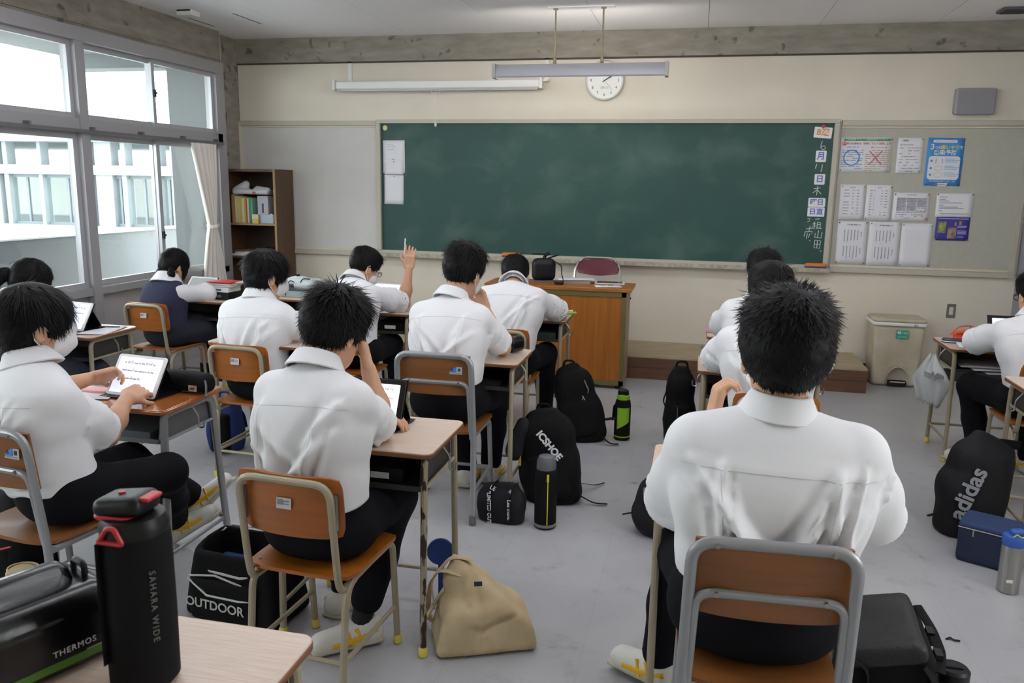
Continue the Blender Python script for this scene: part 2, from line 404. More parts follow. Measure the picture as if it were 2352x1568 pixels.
# ceiling panels with open joints over a dark void
ceil = struct('ceiling', MB().bb(-1.6, 5.9, -9.2, .15, 2.985, 3.1), mat('ceiling_joint_dark', '6f6d70', .9))
pm = MB().bb(-.448, .448, -.898, .898, -.012, .012).build('ceiling_panel', M_ceil, ceil); me0 = pm.data; first = True
for i in range(8):
    for j in range(5):
        o = pm if first else bpy.data.objects.new('ceiling_panel', me0)
        if not first: COL.objects.link(o); o.parent = ceil
        first = False; o.location = (-1.05+.9*i, -.92-1.8*j, 2.972)
# ceiling slots (grooves seen as two short dark lines)
for x, y0, y1 in ((-1.31, -1.06, -.67), (-.82, -1.17, -.72)):
    tag(MB().bb(x-.006, x+.006, y0, y1, 2.9585, 2.9600).build('ceiling_slot', M_inkd), 'thin dark slot in the ceiling ' + ('nearer the window' if x < -1 else 'further from the window'), 'slot')
# windows
M_sash = mat('sash_aluminium', 'b3b4b8', .4, .3)
wn = 0
struct('trim_6', MB().bb(-1.50, -1.37, -9, -.5, 2.575, 2.67).bb(-1.50, -1.385, -9, -.5, 1.935, 2.035).bb(-1.50, -1.385, -9, -.5, .745, .80).bb(-1.50, -1.385, -.575, -.44, 0, 2.67), M_alu)['label'] = 'grey aluminium window frame rails'
posts = MB()
for k in range(5):
    yy = -2.30-1.74*k
    if yy > -9: posts.bb(-1.50, -1.375, yy-.045, yy+.045, 0, 2.6)
struct('trim_7', posts, M_alu)['label'] = 'grey aluminium window posts'
bays = [(-.575, -2.255)]+[(-2.345-1.74*k, -3.995-1.74*k) for k in range(4)]
for b0, b1 in bays:
    mid = (b0+b1)/2-.02
    for lv, (z0, z1) in enumerate(((.80, 1.935), (2.035, 2.575))):
        for q, (ya, yb, x) in enumerate(((b0, mid-.02, -1.43), (mid+.02, b1, -1.46))):
            wn += 1; w = .038 if lv else .045
            e = bpy.data.objects.new('window_%d' % wn, None); COL.objects.link(e); e['kind'] = 'structure'
            fr = MB().bb(x-.015, x+.015, yb, ya, z0, z0+w).bb(x-.015, x+.015, yb, ya, z1-w, z1).bb(x-.015, x+.015, yb, yb+w, z0+w, z1-w).bb(x-.015, x+.015, ya-w, ya, z0+w, z1-w)
            fr.build('window_frame', M_sash, e)
            MB().bb(x-.002, x+.002, yb+w-.004, ya-w+.004, z0+w-.004, z1-w+.004).build('pane', M_glass, e)
            if q == 0: MB().bb(x+.015, x+.03, yb+.006, yb+.03, (z0+z1)/2-.22*(1-lv)-.03, (z0+z1)/2-.22*(1-lv)+.03).cyl((x+.03, yb+.018, (z0+z1)/2-.22*(1-lv)), (x+.045, yb+.018, (z0+z1)/2-.22*(1-lv)), .008).build('window_latch', M_black, e)
    pe = struct('wall_left', MB().bb(-1.47, -1.44, b1, b0, 0, .745), M_sill); pe['label'] = 'grey panel below the windows'
# curtain rail with brackets
cr = thing('curtain_rail', 'dark grey curtain rail fixed along the window transom', 'curtain rail', (-1.355, -4.6, 1.945))
MB().bb(-.012, .012, -4.2, 4.05, -.012, .012).build('rail', M_alud, cr)
for i, y in enumerate((3.95, 3.45, 2.9, 2.35, 1.75, 1.2, .6, -.2, -1., -2., -3.)): MB().bb(-.03, .014, y-.012, y+.012, .0, .035).build('bracket', M_alud, cr)
# curtain gathered with a tie
cu = thing('curtain', 'off-white curtain gathered and tied at the window corner', 'curtain', (-1.345, -.84, .02))
G = []
zs = np.linspace(.66, 1.93, 34)
for z in zs:
    t = (z-1.2)
    hw = .05+(.15*min(1, (t/.73))**.9 if t > 0 else .145*min(1, -t/.5)**.8); yc = -.80+(-.075*max(0, t/.73)**1.2)+(.0 if t > 0 else -.0*t)
    row = []
    for u in np.linspace(-1, 1, 61):
        a = .022+.012*abs(t); row.append((-1.345+a*math.sin(u*19+.6*math.sin(u*5))+.012*math.cos(u*3), yc+u*hw, z))
    G.append(row)
MB().sheet(np.array(G), .003).build('fabric', mat('curtain_cloth', 'e6e1d8', .9, bump=.05), cu, 180, off=cu.location)
MB().tube([(-1.345+.05*math.cos(a), -.80+.055*math.sin(a), 1.2+.012*math.sin(a)) for a in np.linspace(0, 6.28, 17)[:-1]], .012, 6, closed=True, flat=(.4, 1.6)).build('tie_band', mat('curtain_cloth', 'e6e1d8'), cu, off=cu.location)

# ------------------------------------------------------------------ outside: balcony, fin wall, opposite building
struct('wall_outside', MB().bb(-3.0, -2.86, -9, 3.5, -.2, 1.06), M_out)['label'] = 'concrete balcony parapet outside the windows'
struct('trim_8', MB().bb(-3.02, -2.84, -9, 3.5, 1.06, 1.075), mat('parapet_cap_white', 'd6d8d8', .7))['label'] = 'pale capping on the balcony parapet'
struct('floor_outside', MB().bb(-2.86, -1.5, -9, 3.5, -.2, -.02), M_out)
struct('wall_fin', MB().bb(-1.93, -1.5, -.52, -.38, -.2, 3.2), M_out)['label'] = 'pale concrete fin wall outside the corner window'
struct('ceiling_outside', MB().bb(-3.0, -1.5, -9, -.4, 2.75, 2.95).bb(-3.0, -1.5, -.62, -.38, 2.625, 2.75), M_out)['label'] = 'balcony soffit above the windows'
struct('ground_outside', MB().bb(-40, -3.0, -20, 30, -.6, -.4).bb(-30, -3.1, 1.5, 5, .55, .74), mat('pale_ground', 'cfd0cc', .9))['label'] = 'pale flat roof beyond the parapet'
bl = thing('opposite_building', 'pale concrete school wing with tall windows seen outside', 'building', (-8, 5, 0))
MB().bb(-14, -4, 4.9, 9, -.4, .77).build('wall', M_far, bl, off=bl.location)
MB().bb(-14, -4, 4.9, 5.2, 1.66, 1.82).build('beam', M_far, bl, off=bl.location)
MB().bb(-14, -4, 4.8, 9, 2.22, 2.42).build('roof_slab', M_far, bl, off=bl.location)
MB().bb(-14, -4, 8.4, 8.6, .77, 1.7).build('rear_wall', mat('interior_pale', 'b9bdb6', .9), bl, off=bl.location)
for x, w in ((-9.55, .5), (-9.14, .09), (-8.42, .07), (-7.44, .07), (-7.12, .33), (-6.72, .09), (-6.05, .08), (-5.75, .09), (-5.1, .3), (-10.6, .3), (-11.6, .1)):
    MB().bb(x-w/2, x+w/2, 4.95, 5.15, .77, 2.22).build('pillar', M_far, bl, off=bl.location)
for i, (a, b) in enumerate(((-9.1, -8.46), (-8.38, -7.48), (-6.95, -6.77), (-6.67, -6.1), (-6.0, -5.8), (-5.7, -5.25))):
    w = MB().bb(a, b, 5.02, 5.06, .77, .82).bb(a, b, 5.02, 5.06, 1.6, 1.66).bb((a+b)/2-.02, (a+b)/2+.02, 5.02, 5.06, .82, 1.6).build('window', mat('far_frame', '6f777c', .6), bl, off=bl.location)
    MB().bb(a, b, 5.038, 5.042, .82, 1.6).build('pane', M_glass, w, off=(bl.location))

# ------------------------------------------------------------------ front wall fixtures
cb = thing('chalkboard', 'long dark green chalkboard filling the middle of the front wall', 'chalkboard', (2.045, 0, .96))
def chalk_mat():
    m = mat('chalkboard_green', '2f4f49', .5, var=.3, vscale=1.6, col2='2c4a44', bump=.03, bscale=200, spec=.3)
    nt = m.node_tree; N = nt.nodes; L = nt.links; b = N['Principled BSDF']; tc = N.new('ShaderNodeTexCoord'); mp = N.new('ShaderNodeMapping'); mp.inputs['Scale'].default_value = (.8, 1, 1.1)
    n = N.new('ShaderNodeTexNoise'); n.inputs['Scale'].default_value = 2.6; n.inputs['Detail'].default_value = 7; n.inputs['Distortion'].default_value = .3; L.new(tc.outputs['Object'], mp.inputs[0]); L.new(mp.outputs[0], n.inputs['Vector'])
    r = N.new('ShaderNodeValToRGB'); r.color_ramp.elements[0].position = .5; r.color_ramp.elements[1].position = .8; r.color_ramp.elements[0].color = (0, 0, 0, 1); r.color_ramp.elements[1].color = (.13, .13, .13, 1); L.new(n.outputs[0], r.inputs[0])
    x = N.new('ShaderNodeMixRGB'); x.inputs[2].default_value = lin('a9b8ae'); src = b.inputs['Base Color'].links[0].from_socket
    L.new(r.outputs[0], x.inputs[0]); L.new(src, x.inputs[1]); L.new(x.outputs[0], b.inputs['Base Color']); return m
MB().bb(0, 4.09, -.018, -.002, .966, 2.166).build('board_surface', chalk_mat(), cb, off=cb.location)
for n_, a in (('frame_top', (-.04, 4.13, -.05, -.001, 2.166, 2.2)), ('frame_bottom', (-.04, 4.13, -.04, -.001, .93, .966)), ('frame_side', (-.04, 0, -.05, -.001, .966, 2.166)), ('frame_side', (4.09, 4.13, -.05, -.001, .966, 2.166))):
    MB().bb(*a).build(n_, M_trim, cb, off=cb.location, bevel=.003)
MB().bb(-.04, 4.15, -.11, -.001, .908, .932).bb(-.04, 4.15, -.11, -.10, .932, .944).build('chalk_tray', mat('chalk_tray_beige', 'b5ae9d', .7, var=.3, vscale=30, col2='8f897c'), cb, off=cb.location)
for x, c, l in ((2.0, 'd8cf5a', .05), (2.45, 'd48bb0', .05), (2.8, 'd8d8d2', .05), (3.05, 'd8cf5a', .045), (3.3, 'd8d8d2', .05), (.8, 'd8d8d2', .05)):
    tag(MB().cyl((x, -.085, .938), (x+l, -.082, .938), .006).build('chalk_stick', mat('chalk_'+c, c, .9)), {2.0: 'yellow chalk stick lying on the middle of the chalk tray', 2.45: 'pink chalk stick on the chalk tray', 2.8: 'white chalk stick right of the pink one', 3.05: 'yellow chalk stick nearer the right end of the tray', 3.3: 'rightmost white chalk stick on the tray', .8: 'white chalk stick on the left of the tray'}[x], 'chalk', 'chalk sticks on the tray')
def wallboard(name, label, x0, x1, z0, z1, m, fr):
    t = thing(name, label, 'board', ((x0+x1)/2, 0, z0))
    MB().bb(x0, x1, -.012, -.001, z0, z1).build('panel', m, t, off=t.location)
    w = .045
    for n_, a in (('frame_top', (x0, x1, -.035, -.001, z1, z1+w)), ('frame_bottom', (x0, x1, -.04, -.001, z0-w, z0)), ('inner_trim', (x0, x1, -.02, -.012, z1-.018, z1)), ('inner_trim', (x0, x1, -.02, -.012, z0, z0+.02))):
        MB().bb(*a).build(n_, M_trim if 'frame' in n_ else M_trim2, t, off=t.location, bevel=.003)
    if fr:
        a, b = fr; MB().bb(a, b, -.035, -.001, z0-w, z1+w).build('frame_side', M_trim, t, off=t.location)
    return t
wallboard('notice_board', 'pale grey blank board left of the chalkboard', -1.49, -.045, .945, 2.145, mat('board_pale_grey', 'c4c2bd', .6, var=.05), None)
MB_t = wallboard('notice_board', 'greenish grey notice board with pinned papers right of the chalkboard', 4.15, 5.56, .955, 2.145, mat('board_cloth_grey', 'b0aea2', .8, var=.06, vscale=30, bump=.05, bscale=400), (5.56, 5.60))
MB().bb(-1.5, -1.475, -.03, -.001, .9, 2.19).build('inner_trim', M_trim2, bpy.data.objects['notice_board'], off=bpy.data.objects['notice_board'].location)

# erasers
for x, lb in ((1.22, 'orange chalkboard eraser on the middle of the chalk tray'), (3.94, 'orange chalkboard eraser at the right end of the tray')):
    e = thing('chalkboard_eraser', lb, 'eraser', (x+.088, -.065, .932), 0, 'chalkboard erasers')
    MB().rslab(-.085, .085, -.025, .025, .022, .052, .01, .006).build('grip', mat('eraser_orange', 'd07a2c', .6), e); MB().rslab(-.085, .085, -.025, .025, 0, .022, .006, .002).build('felt_pad', mat('eraser_blue', '33407a', .9), e)
# projector screen roll
ps = thing('projection_screen', 'rolled-up white projection screen case above the chalkboard', 'projection screen', (.56, 0, 2.5))
MB().rslab(-.98, 1.0, -.045, .045, -.03, .045, .02, .01, T=(0, -.075, 0)).build('case', M_white, ps)
MB().cyl((-.96, -.085, -.035), (.97, -.085, -.035), .011).build('weight_bar', mat('bar_grey', 'c3c3bf', .4), ps)
MB().bb(-1.0, -.975, -.13, -.02, -.035, .055).build('end_cap', M_white, ps); MB().bb(.995, 1.02, -.13, -.02, -.035, .055).build('end_cap', M_white, ps)
for x in (-.87, 1.04): MB().bb(x-.02, x+.02, -.012, -.001, .03, .235).bb(x-.02, x+.02, -.09, -.001, .03, .045).build('bracket', M_white, ps)
MB().cyl((.01, -.085, -.04), (.01, -.085, -.34), .0022, n=6).build('pull_cord', M_white, ps); MB().tube([(-.03, -.085, -.045), (-.03, -.085, -.065), (.05, -.085, -.065), (.05, -.085, -.045)], .004, 6).build('pull_handle', M_white, ps); MB().lathe([(.004, -.37), (.013, -.355), (.010, -.335), (.003, -.33)], 12, T=(.01, -.085, 0)).build('pull_knob', M_white, ps)
# clock
ck = thing('wall_clock', 'round white wall clock half hidden behind the hanging lamp', 'clock', (2.127, 0, 2.535))
RX = rotm(90)
MB().lathe([(.172, .0), (.172, .03), (.165, .04), (.155, .036), (.153, .03)], 48, RX).build('rim', mat('clock_rim', 'c9ccc6', .4), ck)
MB().lathe([(.154, .026), (.154, .0305)], 48, RX).build('dial', mat('clock_dial', 'e3e4de', .5), ck)
for h in range(1, 13):
    a = R_(90-30*h); text(str(h), .034, M_inkd, ck, (.122*math.cos(a), -.033, .122*math.sin(a)), name='numeral')
text('SEIKO', .026, mat('clock_green', '8fae8a', .6), ck, (0, -.033, -.062))
for l, w, ang in ((.085, .009, 58), (.115, .006, 62), (.11, .002, 140)):
    a = R_(90-ang); d = V3(math.cos(a), 0, math.sin(a)); MB().tube([V3(0, -.035, 0)-d*.02, V3(0, -.035, 0)+d*l], w/2, 6).build('hand', M_inkd, ck)
# hanging chalkboard lamp on two rods
lm = thing('chalkboard_lamp', 'long grey lamp hanging on two rods before the clock', 'lamp', (2.04, -1.0, 2.44))
prof = [(-.055, 0), (-.062, .012), (-.055, .05), (-.035, .092), (-.015, .105), (-.005, .105), (.0, .103), (.0, .099), (-.005, .097), (-.013, .09), (-.03, .06), (-.045, .01)]
MB().loop([[(x, y, z) for y, z in prof] for x in (-.675, .675)]).build('reflector', mat('lamp_grey', 'a3a2a8', .45, .2), lm)
MB().bb(.66, .685, -.065, .05, 0, .107).build('end_cap', mat('lamp_cap', '9a9a96', .5), lm); MB().bb(-.685, -.66, -.065, .05, 0, .107).build('end_cap', mat('lamp_cap', '9a9a96', .5), lm)
MB().cyl((-.6, .0, .055), (.6, .0, .055), .014).build('tube', mat('tube_glow', 'fff8ee', .4, emit=BOARD_TUBE), lm)
for x in (-.195, .175):
    MB().cyl((x, 0, .1), (x, 0, .5), .0065, n=8).lathe([(.007, .1), (.014, .11), (.014, .14), (.008, .17)], 10, T=(x, 0, 0)).lathe([(.02, .505), (.02, .515)], 12, T=(x, 0, 0)).build('rod', mat('rod_bronze', '8a8064', .4, .6), lm)
MB().bb(-.25, .26, -.05, .05, .512, .519).build('mount_plate', M_ceil, lm)
# wall speaker, switch, ceiling sensor
sp = thing('wall_speaker', 'grey rectangular wall speaker above the notice board', 'speaker', (5.145, 0, 2.235))
MB().rslab(-.15, .15, 0, .205, 0, .075, .018, .008, M=rotm(90)).build('housing', mat('speaker_grey', '96959b', .6), sp)
MB().rslab(-.135, .14, .012, .193, .072, .079, .012, .003, M=rotm(90)).build('grille', mat('speaker_grille', '8b8a90', .8, bump=.3, bscale=900), sp)
sw = thing('light_switch', 'grey metal light switch plate on the lower front wall', 'switch', (5.165, 0, .612))
MB().rslab(-.035, .035, -.06, .06, 0, .008, .004, .002, M=rotm(90)).build('plate', mat('switch_plate', '77756d', .4, .5), sw); MB().rslab(-.016, .016, -.033, .033, .006, .012, .003, .001, M=rotm(90)).build('rocker', mat('switch_white', 'c9cbc0', .5), sw)
sd = thing('ceiling_sensor', 'small white box sensor on the ceiling near the window', 'sensor', (-1.13, -1.33, 2.96))
MB().rslab(-.075, .075, -.06, .06, -.045, 0, .015, .008).build('housing', M_white, sd); MB().bb(-.06, .06, -.062, -.058, -.016, -.004).build('slot', M_blackm, sd)
pv = thing('ceiling_vent', 'dark ceiling vent at the upper right corner', 'vent', (5.22, -.47, 2.96)); MB().rslab(-.1, .1, -.09, .09, -.02, 0, .01, .004).build('housing', mat('vent_grey', '55545a', .5), pv)
MB().rslab(-.08, .08, -.07, .07, -.026, -.018, .008, .003).build('grille', M_inkd, pv)
# ceiling fluorescent fixtures, unseen; front row added to brighten the wall and ceiling
for i, (x, y) in enumerate([(x, y) for y in (-2.35, -4.2, -5.6, -7.4) for x in (.3, 2.3, 4.3)]):
    f = thing('ceiling_light', 'twin-tube ceiling light, '+('added front', 'second', 'third', 'rear')[i//3]+' row, '+('window', 'middle', 'corridor')[i % 3]+' side, above the picture', 'light', (x, y, 2.96 if y > -3 else 2.70), 0, 'ceiling fluorescent fixtures')
    MB().bb(-.63, .63, -.035, .035, -.05, 0).build('housing', M_white, f)
    for s in (-.45, .45):
        if y < -3: MB().cyl((s, 0, 0), (s, 0, .26), .006, n=8).build('rod', M_white, f)  # drop rods invented so the tubes also light the ceiling
    for s in (-.075, .075): MB().cyl((-.6, s, -.06), (.6, s, -.06), .016).build('tube', mat('ceiling_tube_glow', 'f7f9ff', .4, emit=CEIL_TUBE) if y > -6 else mat('ceiling_tube_off', 'e8e8e6', .4), f)
    MB().bb(-.64, -.60, -.1, .1, -.08, 0).build('lamp_holder', M_white, f); MB().bb(.60, .64, -.1, .1, -.08, 0).build('lamp_holder', M_white, f)
# dais
da = thing('teacher_platform', 'low brown wooden platform along the front wall', 'platform', (1.9, -.35, 0))
M_dais = mat('dais_wood', '6b4a34', .55, var=.35, vscale=5, stretch=(1, 14, 14)); M_daist = mat('dais_top_wood', 'b3a488', .6, var=.3, vscale=4, stretch=(1, 12, 1), col2='948568')
for i in range(6): MB().bb(-.7, 4.41, -.70+.1165*i, -.70+.1165*(i+1)-.003, .185, .2).build('top_plank', M_daist, da, off=da.location)
for z0, z1 in ((0, .098), (.101, .185)): MB().bb(-.7, 4.41, -.70, -.68, z0, z1).build('front_board', M_dais, da, off=da.location); MB().bb(4.39, 4.41, -.68, -.002, z0, z1).build('end_board', M_dais, da, off=da.location); MB().bb(-.7, -.68, -.68, -.002, z0, z1).build('end_board', M_dais, da, off=da.location)
# ------------------------------------------------------------------ furniture
M_beige = mat('tube_beige_paint', 'a39881', .42, .1, var=.12, vscale=9)
M_rust = mat('tube_worn_paint', '9f947e', .5, .1, var=.9, vscale=60, col2='2c2019', stretch=(1, 1, .25))
for _e, _p in zip(M_rust.node_tree.nodes['Color Ramp'].color_ramp.elements, (.47, .52)): _e.position = _p
M_silver = mat('tube_silver_paint', '98999b', .35, .45)
M_orange = mat('plywood_orange', 'a55d1a', .38, var=.25, vscale=4, stretch=(.6, 6, 9), coat=.25)
M_ply = mat('plywood_brown', '8a5529', .45, var=.22, vscale=4, stretch=(.6, 6, 9), coat=.15)
M_yellow = mat('foot_cap_yellow', 'd6c660', .6)
M_greycap = mat('foot_cap_grey', '5e5a57', .7)
M_lam = mat('desk_laminate_beige', 'd2bfae', .36, var=.3, vscale=8, col2='bda693', stretch=(1.2, 40, 1), coat=.15)
M_lacq = mat('desk_lacquer_orange', 'a8622f', .22, var=.25, vscale=5, stretch=(1, 12, 1), coat=.6)
M_edge = mat('desk_edge_brown', '7d4d28', .45, var=.3, vscale=9)
M_tray = mat('desk_tray_dark', '3d3a36', .55, .3)
M_trayl = mat('desk_tray_grey', '6c6d6f', .5, .3)
def old_chair(label, loc, rz):
    t = thing('school_chair', label, 'chair', (loc[0], loc[1], 0), rz, 'school chairs')
    if 'o' in PROTO: return clone(PROTO['o'], t)
    # seat: slightly dished plywood with rounded corners
    G = []
    for v in np.linspace(-1, 1, 13):
        row = []
        for u in np.linspace(-1, 1, 13):
            e = (1-.10*max(0, abs(u)-.6)/.4*abs(v)**6) ; y = .19*v*(1-.08*abs(u)**6)
            row.append((.185*u*(1-.07*abs(v)**8), y, .425-.012*(1-u*u)*(1-v*v)-.012*max(0, v)**3))
        G.append(row)
    MB().sheet(np.array(G), .011).build('seat', M_orange, t, 50)
    G = []
    for v in np.linspace(-1, 1, 9):
        row = []
        for u in np.linspace(-1, 1, 15):
            row.append((.178*u*(1-.06*abs(v)**6), -.185-.03*(1-u*u)-.018*(v+1)/2*1.0+.0, .66+.10*v*(1-.10*abs(u)**8)))
        G.append(row)
    MB().sheet(np.array(G), .010).build('backrest', M_orange, t, 50)
    p = fillet([(-.155, -.10, .385), (-.155, -.19, .385), (-.155, -.205, .45), (-.155, -.24, .745), (.155, -.24, .745), (.155, -.205, .45), (.155, -.19, .385), (.155, -.10, .385)], .055, 5)
    MB().tube(p, .0115, 10).build('back_frame', M_beige, t)
    for s in (-1, 1):
        MB().tube(fillet([(s*.165, -.215, .0), (s*.165, -.175, .365), (s*.165, -.13, .40), (s*.165, 0, .405)], .05, 5), .0115, 10).build('leg', M_beige, t)
        MB().tube(fillet([(s*.165, 0, .405), (s*.165, .16, .405), (s*.165, .195, .0)], .045, 5), .0115, 10).build('leg', M_beige, t)
        MB().tube([(s*.165, -.198, .15), (s*.165, .185, .15)], .008, 8).build('stretcher', M_beige, t)
        MB().bb(s*.155-.013, s*.155+.013, -.226, -.212, .60, .71).build('bracket', M_steel, t)
        MB().lathe([(.004, .432), (.004, .436)], 8, T=(s*.15, -.15, 0)).build('rivet', M_steel, t)
        for y in (-.215, .195): MB().lathe([(.012, 0), (.0155, .004), (.0155, .03), (.0125, .036)], 12, T=(s*.165, y, 0)).build('foot_cap', M_yellow, t)
    MB().tube([(-.165, -.198, .15), (.165, -.198, .15)], .008, 8).build('stretcher', M_beige, t)
    lb = MB().box((0, -.2375, .672), (.05, .0012, .034), rotm(-5)).build('label_plate', mat('sticker_white', 'bcbdc2', .6), t)
    MB().box((-.012, -.2385, .676), (.018, .001, .016), rotm(-5)).box((.008, -.2385, .679), (.02, .001, .003), rotm(-5)).box((.008, -.2385, .67), (.02, .001, .003), rotm(-5)).build('print', M_ink, lb)
    PROTO['o'] = t; return t
PROTO = {}
def clone(src, t):
    for ch in list(src.children): copy_tree(ch, t)
    return t
def new_chair(label, loc, rz):
    t = thing('school_chair', label, 'chair', (loc[0], loc[1], 0), rz, 'school chairs')
    if 'n' in PROTO: return clone(PROTO['n'], t)
    G = []
    for v in np.linspace(-1, 1, 13):
        row = []
        for u in np.linspace(-1, 1, 13):
            row.append((.19*u*(1-.09*abs(v)**6-(.05 if v < 0 else 0)*v*v), .20*v*(1-.10*abs(u)**4 if v < 0 else 1)-.0, .455-.014*(1-u*u)*(1-v*v)-.012*max(0, v)**3))
        G.append(row)
    MB().sheet(np.array(G), .012).build('seat', M_ply, t, 50)
    G = []
    for v in np.linspace(-1, 1, 11):
        row = []
        for u in np.linspace(-1, 1, 15):
            row.append((.172*u, -.190-.022*(1-u*u)-.022*(v+1)/2, .74+.098*v*(1-.04*abs(u)**6)))
        G.append(row)
    MB().sheet(np.array(G), .009).build('backrest', M_ply, t, 50)
    MB().tube(fillet([(-.185, -.195, .02), (-.185, -.195, .45), (-.18, -.235, .835), (.18, -.235, .835), (.185, -.195, .45), (.185, -.195, .02)], .06, 6), .0125, 10, flat=(1, 1.15)).build('back_frame', M_silver, t)
    MB().tube(fillet([(-.17, .0, .43), (-.172, -.19, .43), (-.165, -.222, .705), (.165, -.222, .705), (.172, -.19, .43), (.17, .0, .43)], .045, 6), .011, 10).build('inner_frame', M_silver, t)
    for s in (-1, 1):
        MB().tube(fillet([(s*.17, -.18, .43), (s*.17, .16, .43), (s*.18, .19, .0)], .045, 5), .0125, 10).build('leg', M_silver, t)
        MB().tube([(s*.183, -.195, .17), (s*.177, .175, .17)], .009, 8).build('stretcher', M_silver, t)
        for y in (-.195, .19): MB().lathe([(.014, 0), (.0175, .003), (.0165, .045), (.0135, .05)], 12, T=(s*.183, y, 0)).build('foot_cap', M_greycap, t)
        MB().lathe([(.006, -.004), (.006, .004)], 10, rotm(90), (s*.125, -.249, .832)).build('rivet', M_steel, t); MB().lathe([(.006, -.004), (.006, .004)], 10, rotm(90), (s*.12, -.234, .707)).build('rivet', M_steel, t)
    MB().tube([(-.18, .17, .17), (.18, .17, .17)], .009, 8).build('stretcher', M_silver, t)
    PROTO['n'] = t; return t
def size_label(t):
    l = MB().box((.105, -.2236, .765), (.062, .0012, .034), rotm(-3)).build('size_label', mat('sticker_grey', 'b4b6b8', .5), t)
    MB().box((.092, -.2246, .769), (.034, .0012, .024), rotm(-3)).build('blue_field', mat('sticker_blue', '3f7fd0', .5), l)
    text('6', .024, M_inkd, l, (.088, -.2258, .769)); MB().box((.122, -.2246, .769), (.012, .0012, .014), rotm(-3)).build('symbol', M_inkd, l); MB().box((.105, -.2246, .7535), (.05, .0012, .003), rotm(-3)).build('print', M_ink, l)
def desk(label, x0, x1, y0, y1, h, style='o', rz=0, worn=False):
    w = (x1-x0); d = (y1-y0); cx, cy = (x0+x1)/2, (y0+y1)/2
    t = thing('school_desk', label, 'desk', (cx, cy, 0), rz, 'school desks')
    key = (style, round(w, 3), round(d, 3), h, worn)
    if key in PROTO: return clone(PROTO[key], t)
    a, b = w/2, d/2; new = style == 'n'
    fm = M_silver if new else M_beige; tm = M_lacq if new else M_lam
    MB().rslab(-a, a, -b, b, h-.020, h-.004, .03, .003).build('edge_band', M_edge if not new else M_lacq, t); MB().rslab(-a+.002, a-.002, -b+.002, b-.002, h-.006, h, .028, .002).build('desk_top', tm, t)
    # book tray, open toward the pupil
    tr = MB(); zt = h-.03; zb = h-.145
    tr.bb(-a+.05, a-.05, -b+.03, b-.04, zb, zb+.006).bb(-a+.05, a-.05, b-.046, b-.04, zb, zt)
    for s in (-1, 1): tr.add(*prism_x([(-b+.03, zb), (b-.04, zb), (b-.04, zt), (-b+.06, zt)], s*(a-.05)-.003, s*(a-.05)+.003))
    tr.bb(-a+.05, a-.05, -b+.027, -b+.033, zb, zb+.018)
    tr.build('book_tray', M_trayl if new else M_tray, t)
    xs = a-.035
    for s in (-1, 1):
        zc = h-.03
        if new:
            MB().tube(fillet([(s*xs, -b+.12, zc), (s*xs, -b+.05, zc), (s*xs, -b+.02, .0)], .05, 5), .0145, 10, flat=(1, 1.2)).build('leg', fm, t); MB().tube(fillet([(s*xs, -b+.12, zc), (s*xs, b-.05, zc), (s*xs, b+.03, .0)], .05, 5), .0145, 10, flat=(1, 1.2)).build('leg', fm, t)
            ft = ((-b+.02), (b+.03))
        else:
            MB().tube(fillet([(s*xs, 0, zc), (s*xs, -b+.035, zc), (s*xs, -b+.01, .0)], .04, 5), .0125, 10).build('leg', M_rust if worn and s == 1 else fm, t)
            MB().tube(fillet([(s*xs, 0, zc), (s*xs, b-.035, zc), (s*xs, b-.01, .0)], .04, 5), .0125, 10).build('leg', fm, t)
            ft = (-b+.01, b-.01)
        MB().tube([(s*xs, ft[0]*.97, .13), (s*xs, ft[1]*.97, .13)], .008, 8).build('side_bar', fm, t)
        MB().tube([(s*xs, -b+.04, zb+.01), (s*xs, b-.04, zb+.01)], .007, 8).build('side_bar', fm, t)
        for y in ft: MB().lathe([(.012, 0), (.0165, .004), (.0165, .03), (.013, .036)], 12, T=(s*xs, y, 0)).build('foot_cap', M_greycap if new else M_yellow, t)
        MB().tube(fillet([(s*xs, .02, zc-.01), (s*(xs+.03), .02, zc-.05), (s*(xs+.03), .02, zc-.10), (s*(xs+.055), .02, zc-.10), (s*(xs+.055), .02, zc-.07)], .012, 3), .004, 6).build('bag_hook', M_steel, t)
    MB().tube([(-xs, ft[1]*.97, .13), (xs, ft[1]*.97, .13)], .008, 8).build('cross_bar', fm, t)
    MB().tube([(-xs, -b+.045, zb+.002), (xs, -b+.045, zb+.002)], .007, 8).build('cross_bar', fm, t)
    PROTO[key] = t; return t
def prism_x(poly, xa, xb):
    n = len(poly); V = [(xa, y, z) for y, z in poly]+[(xb, y, z) for y, z in poly]
    return V, [tuple(range(n-1, -1, -1)), tuple(range(n, 2*n))]+[(i, (i+1) % n, n+(i+1) % n, n+i) for i in range(n)]

